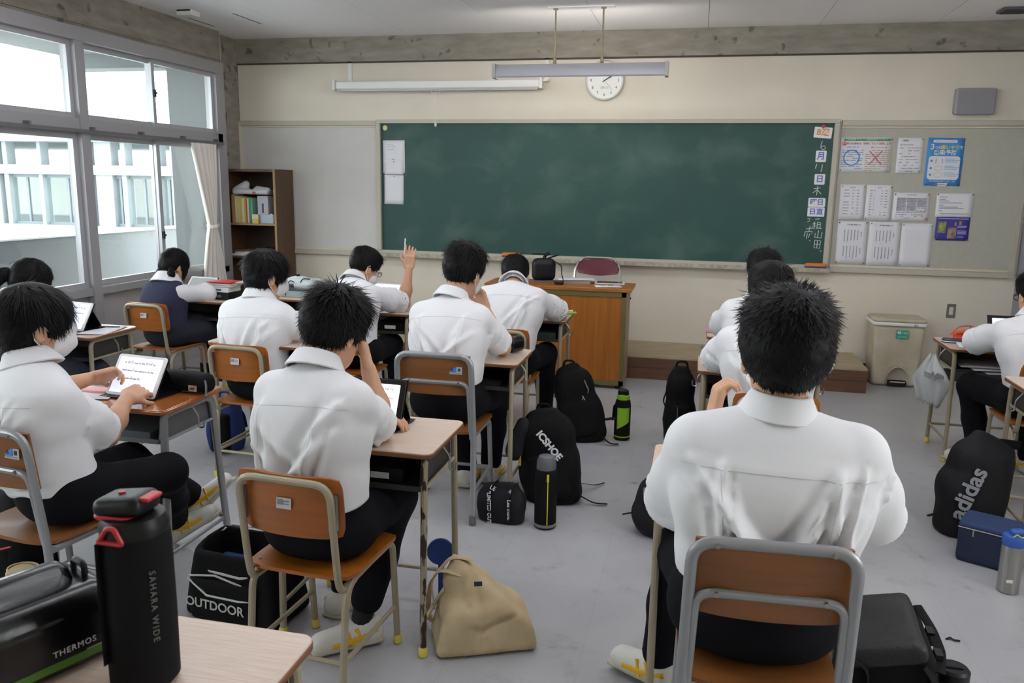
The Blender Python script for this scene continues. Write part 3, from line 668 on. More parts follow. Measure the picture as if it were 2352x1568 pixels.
new_chair('silver-framed plywood chair under the large boy nearest the camera at right', (3.21, -5.55), 3)
c = new_chair('silver-framed plywood chair with blue size sticker at the centre desk', (1.85, -3.81), 0); size_label(c)
c = new_chair('silver-framed plywood chair cut off by the left edge of the photo', (.885, -5.30), -8); size_label(c)
CH = {}
for k, lb, p, r in (('6', 'beige-framed orange plywood chair under the boy resting his head on a fist', (1.87, -5.24), -4), ('4', 'beige-framed orange plywood chair under the masked boy in the window-side row', (.67, -3.54), -3),
                    ('3', 'beige-framed orange plywood chair under the girl in the navy vest', (-.73, -2.40), -4), ('8', 'beige-framed orange plywood chair before the teacher desk, half hidden by a white shirt', (1.88, -2.63), 0),
                    ('10', 'beige-framed chair of the middle boy in the right-hand column', (3.38, -3.84), 0), ('12', 'beige-framed chair of the boy with glasses at the right edge', (4.85, -2.80), 0),
                    ('5', 'beige-framed chair of the boy raising his hand, mostly hidden', (.86, -2.72), 0), ('11', 'beige-framed chair of the front boy in the right-hand column, hidden', (3.4, -2.90), 0), ('1', 'beige-framed chair of the girl with a ponytail, hidden behind a boy', (-.55, -4.06), 0)):
    CH[k] = old_chair(lb, p, r)
desk('beige-topped school desk with a paint-worn leg, in front of the head-resting boy', 1.60, 2.20, -5.13, -4.72, .74, worn=True)
desk('orange lacquered silver-framed school desk with a tablet and black pencil pouch', .44, 1.05, -4.92, -4.50, .74, 'n')
desk('beige school desk beside the window panels with a tablet and paper', -.85, -.25, -3.74, -3.34, .74)
desk('school desk hidden in front of the masked boy', .40, 1.00, -3.64, -3.24, .74)
desk('school desk of the boy raising a pen, box in its tray', .54, 1.14, -2.40, -2.0, .74)
desk('beige school desk at the centre with a glossy black pouch', 1.58, 2.18, -3.72, -3.32, .74)
desk('school desk just before the teacher desk with coloured markers', 1.60, 2.20, -2.36, -1.96, .74)
desk('school desk of the large boy nearest the camera, left corner showing', 2.91, 3.51, -5.20, -4.80, .74)
desk('school desk of the middle boy in the right-hand column', 3.05, 3.65, -3.58, -3.20, .74)
desk('school desk of the front boy in the right-hand column, books stacked on it', 3.10, 3.70, -2.62, -2.22, .74)
desk('school desk near the right edge with an orange pouch and a hanging plastic bag', 4.52, 5.12, -2.36, -1.95, .70)
desk('school desk cut off by the right edge of the photo', 4.505, 5.105, -3.66, -3.26, .74)
desk('empty-seated beige school desk nearest the camera at bottom left', 1.73, 2.33, -6.64, -6.22, .74)
desk('school desk of the girl in the navy vest, stacked with boxes and a red folder', -.99, -.33, -2.30, -1.90, .74)
desk('school desk by the bookcase carrying the projector', -.32, .28, -1.88, -1.48, .72)

# teacher desk
td = thing('teacher_desk', 'brown wooden teacher desk with olive metal trim in front of the platform', 'teacher desk', (1.9, -.93, 0))
M_tw = mat('teacher_desk_wood', 'a8641f', .42, var=.3, vscale=3, stretch=(14, 14, .7)); M_tt = mat('teacher_desk_top_wood', 'a5682f', .35, var=.25, vscale=3, stretch=(.8, 12, 1)); M_ol = mat('olive_metal', '6f653a', .45, .2)
MB().rslab(1.33, 2.53, -1.15, -.715, .79, .82, .008, .004).build('desk_top', M_tt, td, off=td.location)
MB().bb(1.38, 2.46, -1.13, -1.115, .07, .75).build('front_panel', M_tw, td, off=td.location)
MB().bb(2.475, 2.49, -1.13, -.73, .03, .79).build('side_panel', mat('teacher_side_pale', 'a08a6c', .5), td, off=td.location); MB().bb(1.36, 1.375, -1.13, -.73, .03, .79).build('side_panel', M_tw, td, off=td.location)
for a in ((1.36, 2.49, -1.14, -1.11, .75, .79), (1.36, 2.49, -1.14, -1.11, .03, .07), (2.455, 2.49, -1.14, -1.11, .03, .79), (1.36, 1.395, -1.14, -1.11, .03, .79)): MB().bb(*a).build('metal_trim', M_ol, td, off=td.location)
for x in (1.40, 2.45):
    for y in (-1.10, -.76): MB().lathe([(.02, 0), (.024, .006), (.018, .03)], 12, T=(x, y, 0)).build('foot', M_blackm, td, off=td.location)
MB().bb(1.40, 2.45, -.75, -.74, .4, .79).build('drawer_front', M_tw, td, off=td.location); MB().cyl((2.494, -.80, .70), (2.503, -.80, .70), .008).build('lock', M_blackm, td, off=td.location)
# folding chair behind it, on the platform
fc = thing('folding_chair', 'burgundy padded folding chair behind the teacher desk', 'chair', (2.16, -.42, .2))
M_chr = mat('chrome', 'c8c8c4', .15, .95); M_bur = mat('burgundy_vinyl', '6d3540', .45)
MB().tube(fillet([(-.20, -.02, .0), (-.205, .06, .45), (-.20, .10, .70), (-.14, .12, .785), (.14, .12, .785), (.20, .10, .70), (.205, .06, .45), (.20, -.02, 0)], .06, 6), .011, 10).build('back_frame', M_chr, fc)
G = [[(.185*u*(1-.10*abs(v)**3), .10+.03*(1-u*u)*1, .70+.075*v*(1-.30*u*u)) for u in np.linspace(-1, 1, 15)] for v in np.linspace(-1, 1, 9)]
MB().sheet(np.array(G), .022).build('backrest', M_bur, fc, 60)
MB().rslab(-.19, .19, -.26, .10, .42, .455, .05, .012).build('seat', M_bur, fc)
for s in (-1, 1): MB().tube([(s*.175, .10, .02), (s*.175, -.24, .42)], .010, 8).build('leg', M_chr, fc); MB().tube([(s*.205, -.02, .0), (s*.2, -.05, .02)], .012, 8).build('leg', M_chr, fc)
# bookcase
bk = thing('bookcase', 'dark brown open bookcase in the corner by the curtain', 'bookcase', (-1.225, -.2, 0))
M_bk = mat('bookcase_brown', '5d432c', .55, var=.3, vscale=3, stretch=(8, 8, .6)); M_bkl = mat('bookcase_edge', '9a7a50', .5)
M_bkd = mat('bookcase_inside', '40301f', .6)
def bb_(n, m, *a): return MB().bb(*a).build(n, m, bk, off=bk.location)
bb_('side_panel', M_bk, -1.485, -1.465, -.38, -.03, 0, 1.72); bb_('side_panel', M_bk, -.955, -.930, -.38, -.03, 0, 1.72); bb_('back_panel', M_bkd, -1.465, -.955, -.045, -.035, 0, 1.70)
bb_('top_board', M_bk, -1.465, -.955, -.38, -.03, 1.695, 1.72)
for z in (1.205, .95, .885, .50, .06): bb_('shelf', M_bk, -1.465, -.955, -.372, -.046, z-.018, z)
bb_('shelf_edge', M_bkl, -1.465, -.955, -.376, -.372, 1.187, 1.205); bb_('side_edge', M_bkl, -.953, -.932, -.384, -.38, 0, 1.72); bb_('base_board', M_bk, -1.465, -.955, -.36, -.34, 0, .042)
# trash bin
tb = thing('trash_bin', 'grimy cream plastic pedal bin by the front wall', 'bin', (4.69, -.23, 0))
M_bin = mat('bin_cream', 'c4bda9', .55, var=.35, vscale=5, col2='a89d85', detail=7)
s = SDF().rbox((0, 0, .26), (.19, .15, .26), .03, k=.01, taper=-.055)
s.ell((.02, -.165, .04), (.10, .07, .13), k=.008, sub=True)
soft('body', s, .011, M_bin, tb, smooth=1)
MB().rslab(-.215, .215, -.175, .165, .515, .545, .04, .008).build('rim', M_white, tb); MB().rslab(-.21, .21, -.17, .16, .54, .575, .045, .015).build('lid', M_bin, tb)
MB().tube([(.02+.10*math.cos(a), -.147-.006*math.sin(a), .02+.15*math.sin(a)) for a in np.linspace(0, 3.14, 17)], .005, 6).build('arch_rim', M_bin, tb)
MB().bb(-.05, .09, -.165, -.11, .012, .05).build('pedal_gap', M_blackm, tb); MB().rslab(-.04, .08, -.175, -.11, .04, .05, .01, .003).build('pedal', M_bin, tb)
st = MB().bb(-.03, .065, -.1675, -.165, .415, .485).build('sticker', mat('sticker_green', '2f9a86', .5), tb); text('45', .034, M_white, st, (-.008, -.169, .463), bold=.001); text('ペダル', .02, M_white, st, (.036, -.169, .46)); text('リットル', .018, M_white, st, (.018, -.169, .428))
text('1-1', .026, M_inkd, tb, (.115, -.178, .53), bold=.001)
# ------------------------------------------------------------------ people
M_skin = mat('skin', 'c99a7c', .55, sss=.12, var=.06, vscale=30)
M_shirt = mat('white_shirt_cotton', 'dedee0', .8, bump=.08, bscale=500, sheen=.2)
M_seam = mat('shirt_seam', 'c4c4c6', .85)
M_trou = mat('trousers_black_navy', '0b0c12', .9, bump=.1, bscale=300, spec=.2)
M_vest = mat('navy_vest_wool', '2b2c45', .95, bump=.15, bscale=400)
M_skirt = mat('navy_plaid_skirt', '171a26', .9, bump=.1, bscale=200)
M_hair = mat('black_hair', '0b0a0b', .5, spec=.13, var=.4, vscale=90, col2='141112')
M_mask = mat('mask_white', 'd8d6d6', .85)
M_sock = mat('sock_black', '121216', .9)
M_shoe = mat('shoe_white', 'cfcdc6', .6); M_sole = mat('shoe_sole', 'b9b4a2', .7); M_stripe = mat('shoe_yellow', 'e0ae1e', .6)
def headM(h): return np.array(Matrix.Rotation(R_(h[0]), 3, 'Z') @ Matrix.Rotation(R_(-h[1]), 3, 'X') @ Matrix.Rotation(R_(h[2]), 3, 'Y'))
FING = {'relax': (20, 30, 20), 'fist': (75, 80, 50), 'pen': (50, 45, 25), 'flat': (6, 10, 8), 'open': (18, 22, 15), 'curl': (45, 55, 35)}
def hand_prims(s, W, F, N, side, pose, sc=1.0):
    F = unit(F); N = unit(np.asarray(N, float)-F*np.dot(N, F)); T = unit(np.cross(F, N))*side   # T: thumb side
    a, b, c = FING[pose]
    s.rbox(W+F*.045*sc, (.038*sc, .045*sc, .014*sc), .012, np.stack([T, F, N], 1), k=.02)
    s.ell(W+F*.03*sc+T*.022*sc+N*.008*sc, (.018*sc, .03*sc, .014*sc), np.stack([T, F, N], 1), k=.015)
    tips = []
    for i, (o, L) in enumerate(((.028, .070), (.0095, .078), (-.0095, .072), (-.028, .056))):
        e = (i-1.5)*(3 if pose != 'open' else 5); aa = a+(0 if pose != 'pen' else (-18, -8, 6, 14)[i])+(-30 if pose == 'open' and i == 0 else 0)
        p = W+F*.086*sc+T*o*sc*.95; d = unit(F+T*math.tan(R_(-e))*1); ang = 0
        for l, da, r in ((.45, aa, .0092), (.31, b, .0082), (.24, c, .0074)):
            ang += da; q = d*math.cos(R_(ang))+N*math.sin(R_(ang)); p2 = p+q*L*l*sc
            s.cap(p, p2, r*sc, (r-.0008)*sc, k=.004); p = p2
        tips.append(p)
    p = W+F*.025*sc+T*.03*sc+N*.004; d = unit(F*.75+T*.65+N*(.45 if pose in ('pen', 'fist', 'curl') else .2))
    if pose in ('fist', 'curl'): d = unit(F*.8+T*.25+N*.5)
    p2 = p+d*.042*sc; d2 = unit(d+F*.5-T*.35+N*.15); p3 = p2+d2*.034*sc
    s.cap(p, p2, .0115*sc, .0098*sc, k=.01); s.cap(p2, p3, .0098*sc, .008*sc, k=.004); tips.append(p3)
    return tips
def ik(a, b, l1, l2, pole):
    a = np.asarray(a, float); b = np.asarray(b, float); d = b-a; L = np.linalg.norm(d); n = d/L
    if L > (l1+l2)*.995: return a+d*l1/(l1+l2)
    x = (l1*l1-l2*l2+L*L)/(2*L); h = math.sqrt(max(0, l1*l1-x*x)); p = np.asarray(pole, float); p = unit(p-n*np.dot(p, n)); return a+n*x+p*h
def hair_mesh(style, th, seed, n, lift, length):
    s = SDF()
    s.ell((0, -.012, .034), (.080+th, .100+th, .090+th*1.15), k=.02)
    if style == 'short':
        s.ell((0, .0, .085+th), (.066, .08, .03+th*.5), k=.05)
        s.ell((0, .135, -.045), (.10, .072, .10), k=.012, sub=True); s.plane((0, -.085, -.078), (0, .55, -1), .02)
        for q in (-1, 1): s.ell((q*.095, .012, -.025), (.022, .026, .034), k=.01, sub=True)
    elif style == 'mid':
        s.ell((0, .0, .06), (.078+th, .10, .06+th), k=.04); s.ell((0, -.04, -.03), (.078+th*.6, .065, .07), k=.04)
        for q in (-1, 1): s.ell((q*.068, .055, .03), (.014, .03, .035), k=.02)
        s.ell((0, .135, -.06), (.072, .062, .085), k=.012, sub=True); s.plane((0, -.085, -.088), (0, .45, -1), .015)
        for q in (-1, 1): s.ell((q*.09, .004, -.022), (.03, .028, .034), k=.008, sub=True)
    else:
        s.ell((0, -.05, -.02), (.074, .055, .06), k=.04); s.ell((0, .135, -.05), (.085, .068, .095), k=.012, sub=True); s.plane((0, -.085, -.06), (0, .3, -1), .02)
        for q in (-1, 1): s.ell((q*.07, .055, -.02), (.014, .022, .06), k=.02)
    V, Q = s.mesh(.0075, smooth=1); N = vnorm(V, Q); rg = np.random.RandomState(seed)
    V = V+N*(.003*snoise(V, 120, seed))[:, None]
    if style in ('pony', 'twin'):
        t = SDF()
        if style == 'pony': t.cap((0, -.10, .02), (0, -.135, -.01), .022, .032, k=.03); t.cap((0, -.135, -.01), (.01, -.15, -.12), .032, .016, k=.03)
        else:
            for q in (-1, 1): t.cap((q*.07, -.055, -.03), (q*.085, -.05, -.075), .02, .026, k=.02); t.cap((q*.085, -.05, -.075), (q*.085, -.03, -.19), .026, .010, k=.02)
        V2, Q2 = t.mesh(.007, smooth=1); Q = np.concatenate([Q, Q2+len(V)]); N2 = vnorm(V2, Q2); V = np.concatenate([V, V2]); N = np.concatenate([N, N2])
    top = np.where(V[:, 2] > -1)[0]; ids = rg.choice(top, n); P = V[ids]; NN = N[ids]
    Wc = np.array((.012, -.055, .125+th)); D = P-Wc; t = D-NN*(D*NN).sum(1)[:, None]; t = t/(np.linalg.norm(t, axis=1, keepdims=True)+1e-6)
    if style != 'short':
        g = np.array((0, .1, -1.))-NN*(NN@np.array((0, .1, -1.)))[:, None]; t = .6*t+g
    t = t+rg.normal(0, .28 if style == 'short' else .12, t.shape); t /= np.linalg.norm(t, axis=1, keepdims=True)
    topw = np.clip((P[:, 2]-.03)/.08, 0, 1); lf = lift*(.14+1.1*topw)*rg.uniform(.4, 1.3, n); ln = length*(.65+.6*topw)*rg.uniform(.6, 1.25, n)
    sd = np.cross(t, NN); sd /= np.linalg.norm(sd, axis=1, keepdims=True)+1e-9; wd = rg.uniform(.0011, .0024, n)
    pts = []
    for k, (a, w) in enumerate(((0, 1), (.4, .9), (.75, .55))):
        c = P-NN*.004+t*(ln*a)[:, None]+NN*(lf*ln*(a-.35*a*a*(1-topw)*2))[:, None]-np.array((0, 0, 1))*(ln*a*a*.25)[:, None]
        pts += [c-sd*(wd*w)[:, None], c+sd*(wd*w)[:, None]]
    a = 1; tip = P+t*ln[:, None]+NN*(lf*ln*(1-.7*(1-topw)))[:, None]-np.array((0, 0, 1))*(ln*.25)[:, None]; pts += [tip-sd*.0003, tip+sd*.0003]
    o = len(V); S = np.stack(pts, 1).reshape(-1, 3); b = o+8*np.arange(n)
    F = np.concatenate([np.stack([b+2*k, b+2*k+1, b+2*k+3, b+2*k+2], 1) for k in range(3)])
    return np.concatenate([V, S]), np.concatenate([Q, F])
HAIRC = {}
def torso_path(hip, zs, neck, bend):
    p0 = V3(hip[0], hip[1], zs+.09); p1 = np.asarray(neck, float); m = (p0+p1)/2
    return lambda t: (1-t)**2*p0+2*t*(1-t)*(m+bend)+t*t*p1
def person(label, S):
    hip = S['hip']; zs = S.get('zs', .425); neck = V3(*S['neck']); hd = V3(*S['head'])-V3(0, 0, .035); yaw = S.get('yaw', 0); sw = S.get('sw', .18); bk = S.get('bulk', 1.0)
    near = S.get('near', False); girl = S.get('girl'); root = V3(hip[0], hip[1], 0); seed = S.get('seed', 1); rg = np.random.RandomState(seed)
    t = thing('person', label, 'person', tuple(root), 0, 'students')
    lat = V3(math.cos(R_(yaw)), math.sin(R_(yaw)), S.get('tilt', 0)); lat = unit(lat); hl = V3(math.cos(R_(S.get('hyaw', yaw*.5))), math.sin(R_(S.get('hyaw', yaw*.5))), 0)
    fwd = V3(-math.sin(R_(yaw)), math.cos(R_(yaw)), 0); bend = -fwd*S.get('bend', .07)
    sp = torso_path(hip, zs, neck, bend); ts = [0, .2, .42, .62, .77, .86]
    rx = np.array([.158, .150, .158, (sw+.002)/bk, (sw-.018)/bk, .078/bk])*bk; ry = np.array([.118, .112, .116, .114, .092, .060])*(.4+.6*bk)
    cs = [sp(x) for x in ts]; lats = [hl*(1-x)+lat*x for x in ts]
    up = unit(sp(1)-sp(.8)); sj = {}
    for k, s_ in (('L', -1), ('R', 1)): sj[k] = neck-up*.102+lat*s_*(sw-.022)+V3(*S.get('sj'+k, (0, 0, 0)))
    arms = {}
    for k, s_ in (('L', -1), ('R', 1)):
        A = S[k]; wr = V3(*A['wr']); el = V3(*A['el']) if 'el' in A else ik(sj[k], wr, .285*S.get('al', 1), .25*S.get('al', 1), A.get('pole', V3(s_*.5, -.3, -.8)))
        arms[k] = (sj[k], el, wr)
    # legs
    hj = {k: V3(hip[0], hip[1], zs+.088)+hl*s_*.088+fwd*.02 for k, s_ in (('L', -1), ('R', 1))}; legs = {}
    for k in 'LR':
        kn = V3(*S['kn'+k]) if 'kn'+k in S else hj[k]+fwd*.42+hl*(-1 if k == 'L' else 1)*.04-V3(0, 0, .005)
        an = V3(*S['an'+k]) if 'an'+k in S else V3(kn[0], kn[1]-.02, .09)
        legs[k] = (hj[k], kn, an)
    HM = headM(S.get('hr', (0, 0, 0))); hs = S.get('hs', 1.0)
    H = lambda p: hd+HM@(np.asarray(p, float)*hs)
    # ---- body: one mesh from head, neck, trunk, arms and legs
    b = SDF()
    r = lambda *a: tuple(x*hs for x in a)
    b.ell(H((0, -.013, .03)), r(.077, .096, .088), HM, k=.03); b.ell(H((0, .03, -.03)), r(.064, .068, .085), HM, k=.03); b.ell(H((0, .042, -.08)), r(.047, .045, .038), HM, k=.03)
    b.cap(H((0, .094, .004)), H((0, .109, -.032)), .008, .0125, k=.012); b.ell(H((0, .094, -.064)), r(.022, .012, .009), HM, k=.008)
    for q in (-1, 1):
        b.ell(H((q*.031, .103, .004)), r(.016, .016, .011), HM, k=.012, sub=True); b.ell(H((q*.081, -.004, -.012)), r(.011, .021, .032), HM@rotm(0, 0, q*-18), k=.006); b.ell(H((q*.092, .004, -.010)), r(.009, .011, .019), HM@rotm(0, 0, q*-18), k=.006, sub=True)
    b.cap(H((0, -.022, -.05)), neck-up*.02, .050*hs, .058, k=.03); b.cap(sj['L']*.45+neck*.55-up*.03, sj['R']*.45+neck*.55-up*.03, .05, k=.05)
    V, Q = b.mesh(.0052 if near else .007, smooth=1); VV = [V]; QQ = [Q]; n0 = len(V)
    b = SDF(); b.loft(cs, rx*.86, ry*.84, lats, k=.03)
    for k in 'LR':
        a_, e_, w_ = arms[k]; b.cap(a_, e_, .046, .040, k=.05); h_, k_, f_ = legs[k]; b.cap(h_, k_, .068, .052, k=.05); b.cap(k_, f_, .047, .034, k=.03)
    V, Q = b.mesh(.019, smooth=1); VV.append(V); QQ.append(Q+n0); n0 += len(V)
    tips = {}
    for k, s_ in (('L', -1), ('R', 1)):
        a_, e_, w_ = arms[k]; A = S[k]; b = SDF(); b.cap(a_*.35+e_*.65, e_, .042*(.5+.5*bk), .038, k=.02); b.cap(e_, e_*.6+w_*.4, .039, .040, k=.03); b.cap(e_*.6+w_*.4, w_, .039, .026, k=.03)
        fd = A.get('fd', w_-e_); tips[k] = hand_prims(b, w_+unit(w_-e_)*.008, np.asarray(fd, float), A.get('pn', (0, 0, -1)), -s_*A.get('flip', 1), A.get('pose', 'relax'), S.get('hands', 1.0))
        V, Q = b.mesh(.0041 if near else .005, smooth=1); VV.append(V); QQ.append(Q+n0); n0 += len(V)
    mesh_obj('body', np.concatenate(VV)-root, np.concatenate(QQ), S.get('skin', M_skin), t, 180)
    # ---- face details
    for q in (-1, 1):
        e = MB().lathe([(.001, -.0105), (.006, -.0085), (.0105, 0), (.006, .0085), (.001, .0105)], 10, T=H((q*.031, .089, .004))-root).build('eye', M_white, t)
        MB().lathe([(.0005, -.002), (.0055, 0), (.0005, .002)], 10, HM@rotm(90), H((q*.031, .0985, .004))-root).build('iris', M_black, e)
        MB().tube([H((q*.018, .093, .026))-root, H((q*.034, .0935, .031))-root, H((q*.05, .082, .026))-root], .0035, 6).build('eyebrow', M_hair, t)
    MB().tube([H((-.02, .1, -.066))-root, H((0, .1065, -.0655))-root, H((.02, .1, -.066))-root], [.002, .0042, .002], 6).build('lips', mat('lips', 'a8695e', .5), t)
    # ---- hair
    st = S.get('hair', ('short', .012, 2200, .45, .035)); key = (st, seed if near else 0)
    if key not in HAIRC: HAIRC[key] = hair_mesh(st[0], st[1], seed, st[2], st[3], st[4])
    V, Q = HAIRC[key]; mesh_obj('hair', (V*hs)@HM.T+hd-root, Q, M_hair, t, 180)
    # ---- shirt or vest
    s = SDF(); m = .012
    s.loft(cs, rx+m, ry+m, lats, k=.04, p=2.5)
    nb = neck-up*.058
    for k in 'LR': s.cap(nb, sj[k]*.94+nb*.06, .053, .056*(.4+.6*bk), k=.05)
    if girl: s.plane(sp(.0)-V3(0, 0, .01), (0, 0, -1), .01)
    else: s.plane(sp(.0)+V3(0, 0, S.get('hem', .06)), (0, 0, -1), .008)
    if not girl: sleeves(s, arms, S, bk)
    folds = []; upT = unit(neck-sp(0)); lt = unit(lat-upT*np.dot(lat, upT)); bkd = -np.cross(upT, lt); HT = np.linalg.norm(neck-sp(0)); hw = lambda t_: np.interp(t_, ts, rx+m)
    if np.dot(bkd, fwd) > 0: bkd = -bkd
    back = lambda t_, u: sp(t_)+lt*u*hw(t_)
    nf = S.get('folds', 12); fa = S.get('fa', 1.5); F2 = []
    for i in range(nf):
        q = 1 if i % 2 else -1; a0 = q*rg.uniform(.45, 1.0)*sw; b0 = -rg.uniform(.09, .22); a1 = a0*rg.uniform(-.6, .75); b1 = -rg.uniform(.34, HT*.98); c_ = rg.uniform(-.03, .03)
        F2.append(([(a0+(a1-a0)*x+c_*math.sin(3.1*x), b0+(b1-b0)*x) for x in np.linspace(0, 1, 7)], rg.uniform(.008, .017), fa*rg.uniform(.005, .011)))
    for i in range(6):
        b0 = -HT*rg.uniform(.72, .97); a0 = rg.uniform(-.17, .02); a1 = a0+rg.uniform(.08, .2); F2.append(([(a0+(a1-a0)*x, b0+.03*math.sin(4*x+i)-.02*x) for x in np.linspace(0, 1, 6)], rg.uniform(.008, .014), fa*rg.uniform(.005, .010)))
    for q in (-1, 1): F2.append(([(q*.62*sw, -.115), (q*.60*sw, -.2), (q*.55*sw, -.3)], .012, fa*.008))
    def back_folds(V, N):
        a_ = (V-neck)@lt; b_ = (V-neck)@upT; w_ = np.clip((N@bkd)*1.6+.25, 0, 1)*np.clip((-b_-.06)/.05, 0, 1); d = np.zeros(len(V))
        for pts, wd_, h_ in F2:
            best = np.full(len(V), 9.); sg = np.zeros(len(V)); tt = np.zeros(len(V)); n_ = len(pts)-1
            for k_, (p_, q_) in enumerate(zip(pts[:-1], pts[1:])):
                dx, dy = q_[0]-p_[0], q_[1]-p_[1]; L2 = dx*dx+dy*dy; t_ = np.clip(((a_-p_[0])*dx+(b_-p_[1])*dy)/L2, 0, 1)
                ex = a_-p_[0]-t_*dx; ey = b_-p_[1]-t_*dy; q2 = np.hypot(ex, ey); mk = q2 < best; best = np.where(mk, q2, best); sg = np.where(mk, np.sign(ex*dy-ey*dx), sg); tt = np.where(mk, (k_+t_)/n_, tt)
            q2 = best*sg; d += h_*np.sin(np.pi*np.clip(.08+.84*tt, 0, 1))*(np.exp(-(q2/wd_)**2)-.55*np.exp(-((q2-2.0*wd_)/(1.5*wd_))**2))
        return d*w_
    def addf(pts, w, h):
        for a_, c_ in zip(pts[:-1], pts[1:]): folds.append((a_, c_, w, h))
    for k in 'LR':
        a_, e_, w_ = arms[k]; ax = unit(e_-a_); q1 = unit(np.cross(ax, (.3, .2, 1))); q2 = np.cross(ax, q1)
        for i in range(7):
            ph = rg.uniform(0, 6.28); x0 = rg.uniform(.05, .75); L = np.linalg.norm(e_-a_)
            addf([a_+ax*L*(x0+.14*j/4)+.078*(q1*math.cos(ph+j*.33)+q2*math.sin(ph+j*.33)) for j in range(5)], rg.uniform(.009, .016), rg.uniform(.004, .010)*rg.choice((1, -1)))
    if girl: folds = []
    sh = soft('vest' if girl else 'shirt', s, .0062 if near else .0085, M_vest if girl else M_shirt, t, .0012, 45, seed, off=root, smooth=2, folds=folds, extra=None if girl else back_folds)
    if girl:
        s = SDF(); sleeves(s, arms, S, bk, long=True); soft('sleeves', s, .0075, M_shirt, t, .002, 60, seed, off=root, smooth=1)
    # ---- collar
    cax = unit(unit(H((0, -.03, -.06))-neck)*.8+V3(0, 0, .5)); cl = unit(lat-cax*np.dot(lat, cax)); cf = np.cross(cax, cl)*1.0
    secs = []; cb_ = neck+cax*(.014)-cf*.0
    for a in np.linspace(0, 2*math.pi, 37)[:-1]:
        bkk = .5-.5*math.sin(a); d = cl*math.cos(a)+cf*math.sin(a); hh = (.016+.012*bkk)*S.get('col', 1); R0 = .066 if not girl else .068
        dp = .022+.014*(1-bkk); sp2 = .033 if not girl else .05
        prof = [(R0-.004, -.02), (R0-.006, hh), (R0+.001, hh+.003), (R0+.006, hh), (R0+sp2, -dp-(.02 if girl else 0)), (R0+sp2-.004, -dp-.004-(.02 if girl else 0)), (R0+.002, hh-.012)]
        secs.append([cb_+d*(q*(1.0 if abs(math.cos(a)) > .5 else 1.02))+cax*z-root for q, z in prof])
    secs.append(secs[0]); MB().loop(secs, cap=False).build('collar', M_shirt, t, 60)
    # ---- yoke seam, back pleats and sleeve seams follow the shirt surface
    if not girl and S.get('seams', True):
        me = sh.data; bv = BVHTree.FromPolygons([v.co[:] for v in me.vertices], [p.vertices[:] for p in me.polygons])
        def seam(pts, w=.0011):
            out = []
            for p, d in pts:
                h_ = bv.ray_cast(Vector(p-root-d*.25), Vector(d), .5)
                if h_[0] is not None: out.append(np.array(h_[0])-d*.0004)
            if len(out) > 3: MB().tube(out, w, 5).build('seam', M_seam, t)
        seam([(neck+lt*u*(sw+.012)-upT*(.115+.012*u*u), -bkd) for u in np.linspace(-.98, .98, 30)])
        for u in (-.62, .62): seam([(neck+lt*u*(sw-.05*x)-upT*(.125+x*.25), -bkd) for x in np.linspace(0, 1, 16)], .0009)
    # ---- trousers or skirt
    tr = SDF(); P0 = V3(hip[0], hip[1], zs+.10)
    tr.ell(P0+V3(0, 0, 0), (.172*bk, .128*bk, .105), np.stack([hl, np.cross((0, 0, 1), hl), (0, 0, 1)], 1), k=.05, p=2.4); tr.loft([P0, sp(.22)], [.158*bk, .150*bk], [.118*bk, .112*bk], [hl, hl], k=.04)
    if girl:
        ks = (legs['L'][1]+legs['R'][1])/2; tr.loft([P0+V3(0, 0, -.02), (P0+ks)/2, ks+fwd*.03], [.19, .20, .185], [.10, .105, .10], [hl]*3, k=.06)
        tr.loft([ks+fwd*.02, ks+fwd*.03-V3(0, 0, .20)], [.19, .20], [.06, .055], [hl, hl], k=.06)
    else:
        for k in 'LR':
            h_, k_, f_ = legs[k]; tr.cap(h_, k_, .092*(.4+.6*bk), .071, k=.05); tr.cap(k_, k_*.5+f_*.5, .068, .064, k=.04); tr.cap(k_*.5+f_*.5, f_+unit(k_-f_)*S.get('cuff', .02), .064, .058, k=.03)
    tr.slab((0, 0, zs+.006), (0, 0, -1), (hip[0]-.24, hip[1]-.24, zs-.07), (hip[0]+.24, hip[1]+.12, zs+.1), .006) if True else None
    tf = []
    for k in 'LR':
        h_, k_, f_ = legs[k]
        for i in range(6): c_ = h_*.35+k_*.65 if i < 3 else k_*.75+f_*.25; o_ = rg.normal(0, .04, 3); tf.append((c_+o_+V3(-.06, 0, .05), c_+o_*.5+V3(.06, .02, .05), .016, .003*rg.choice((1, -1))))
    soft('skirt' if girl else 'trousers', tr, .0085 if near else .0105, M_skirt if girl else M_trou, t, .0022, 38, seed, off=root, smooth=1, folds=tf)
    # ---- socks and shoes
    for k in 'LR':
        h_, k_, f_ = legs[k]; td_ = unit(S.get('toe'+k, fwd)); up_ = V3(*S.get('shup'+k, (0, 0, 1))); up_ = unit(up_-td_*np.dot(up_, td_)); sd_ = np.cross(td_, up_); Mx = np.stack([sd_, td_, up_], 1)
        MB().tube([k_*.3+f_*.7-root, f_-root, f_-up_*.05+td_*.01-root], [.043, .037, .034], 12).build('sock', M_sock, t)
        o = f_-up_*.09; s = SDF(); s.rbox(o+td_*.055+up_*.03, (.041, .125, .03), .028, Mx, k=.02); s.ell(o-td_*.02+up_*.055, (.04, .055, .045), Mx, k=.03); s.cap(o+up_*.06, o+td_*.13+up_*.03, .036, .03, k=.03); s.ell(o-td_*.005+up_*.115, (.034, .04, .04), Mx, k=.01, sub=True)
        so = soft('shoe', s, .008, M_shoe, t, off=root, smooth=1)
        s = SDF(); s.rbox(o+td_*.055+up_*.008, (.043, .13, .010), .009, Mx, k=.005); soft('sole', s, .009, M_sole, so, off=root)
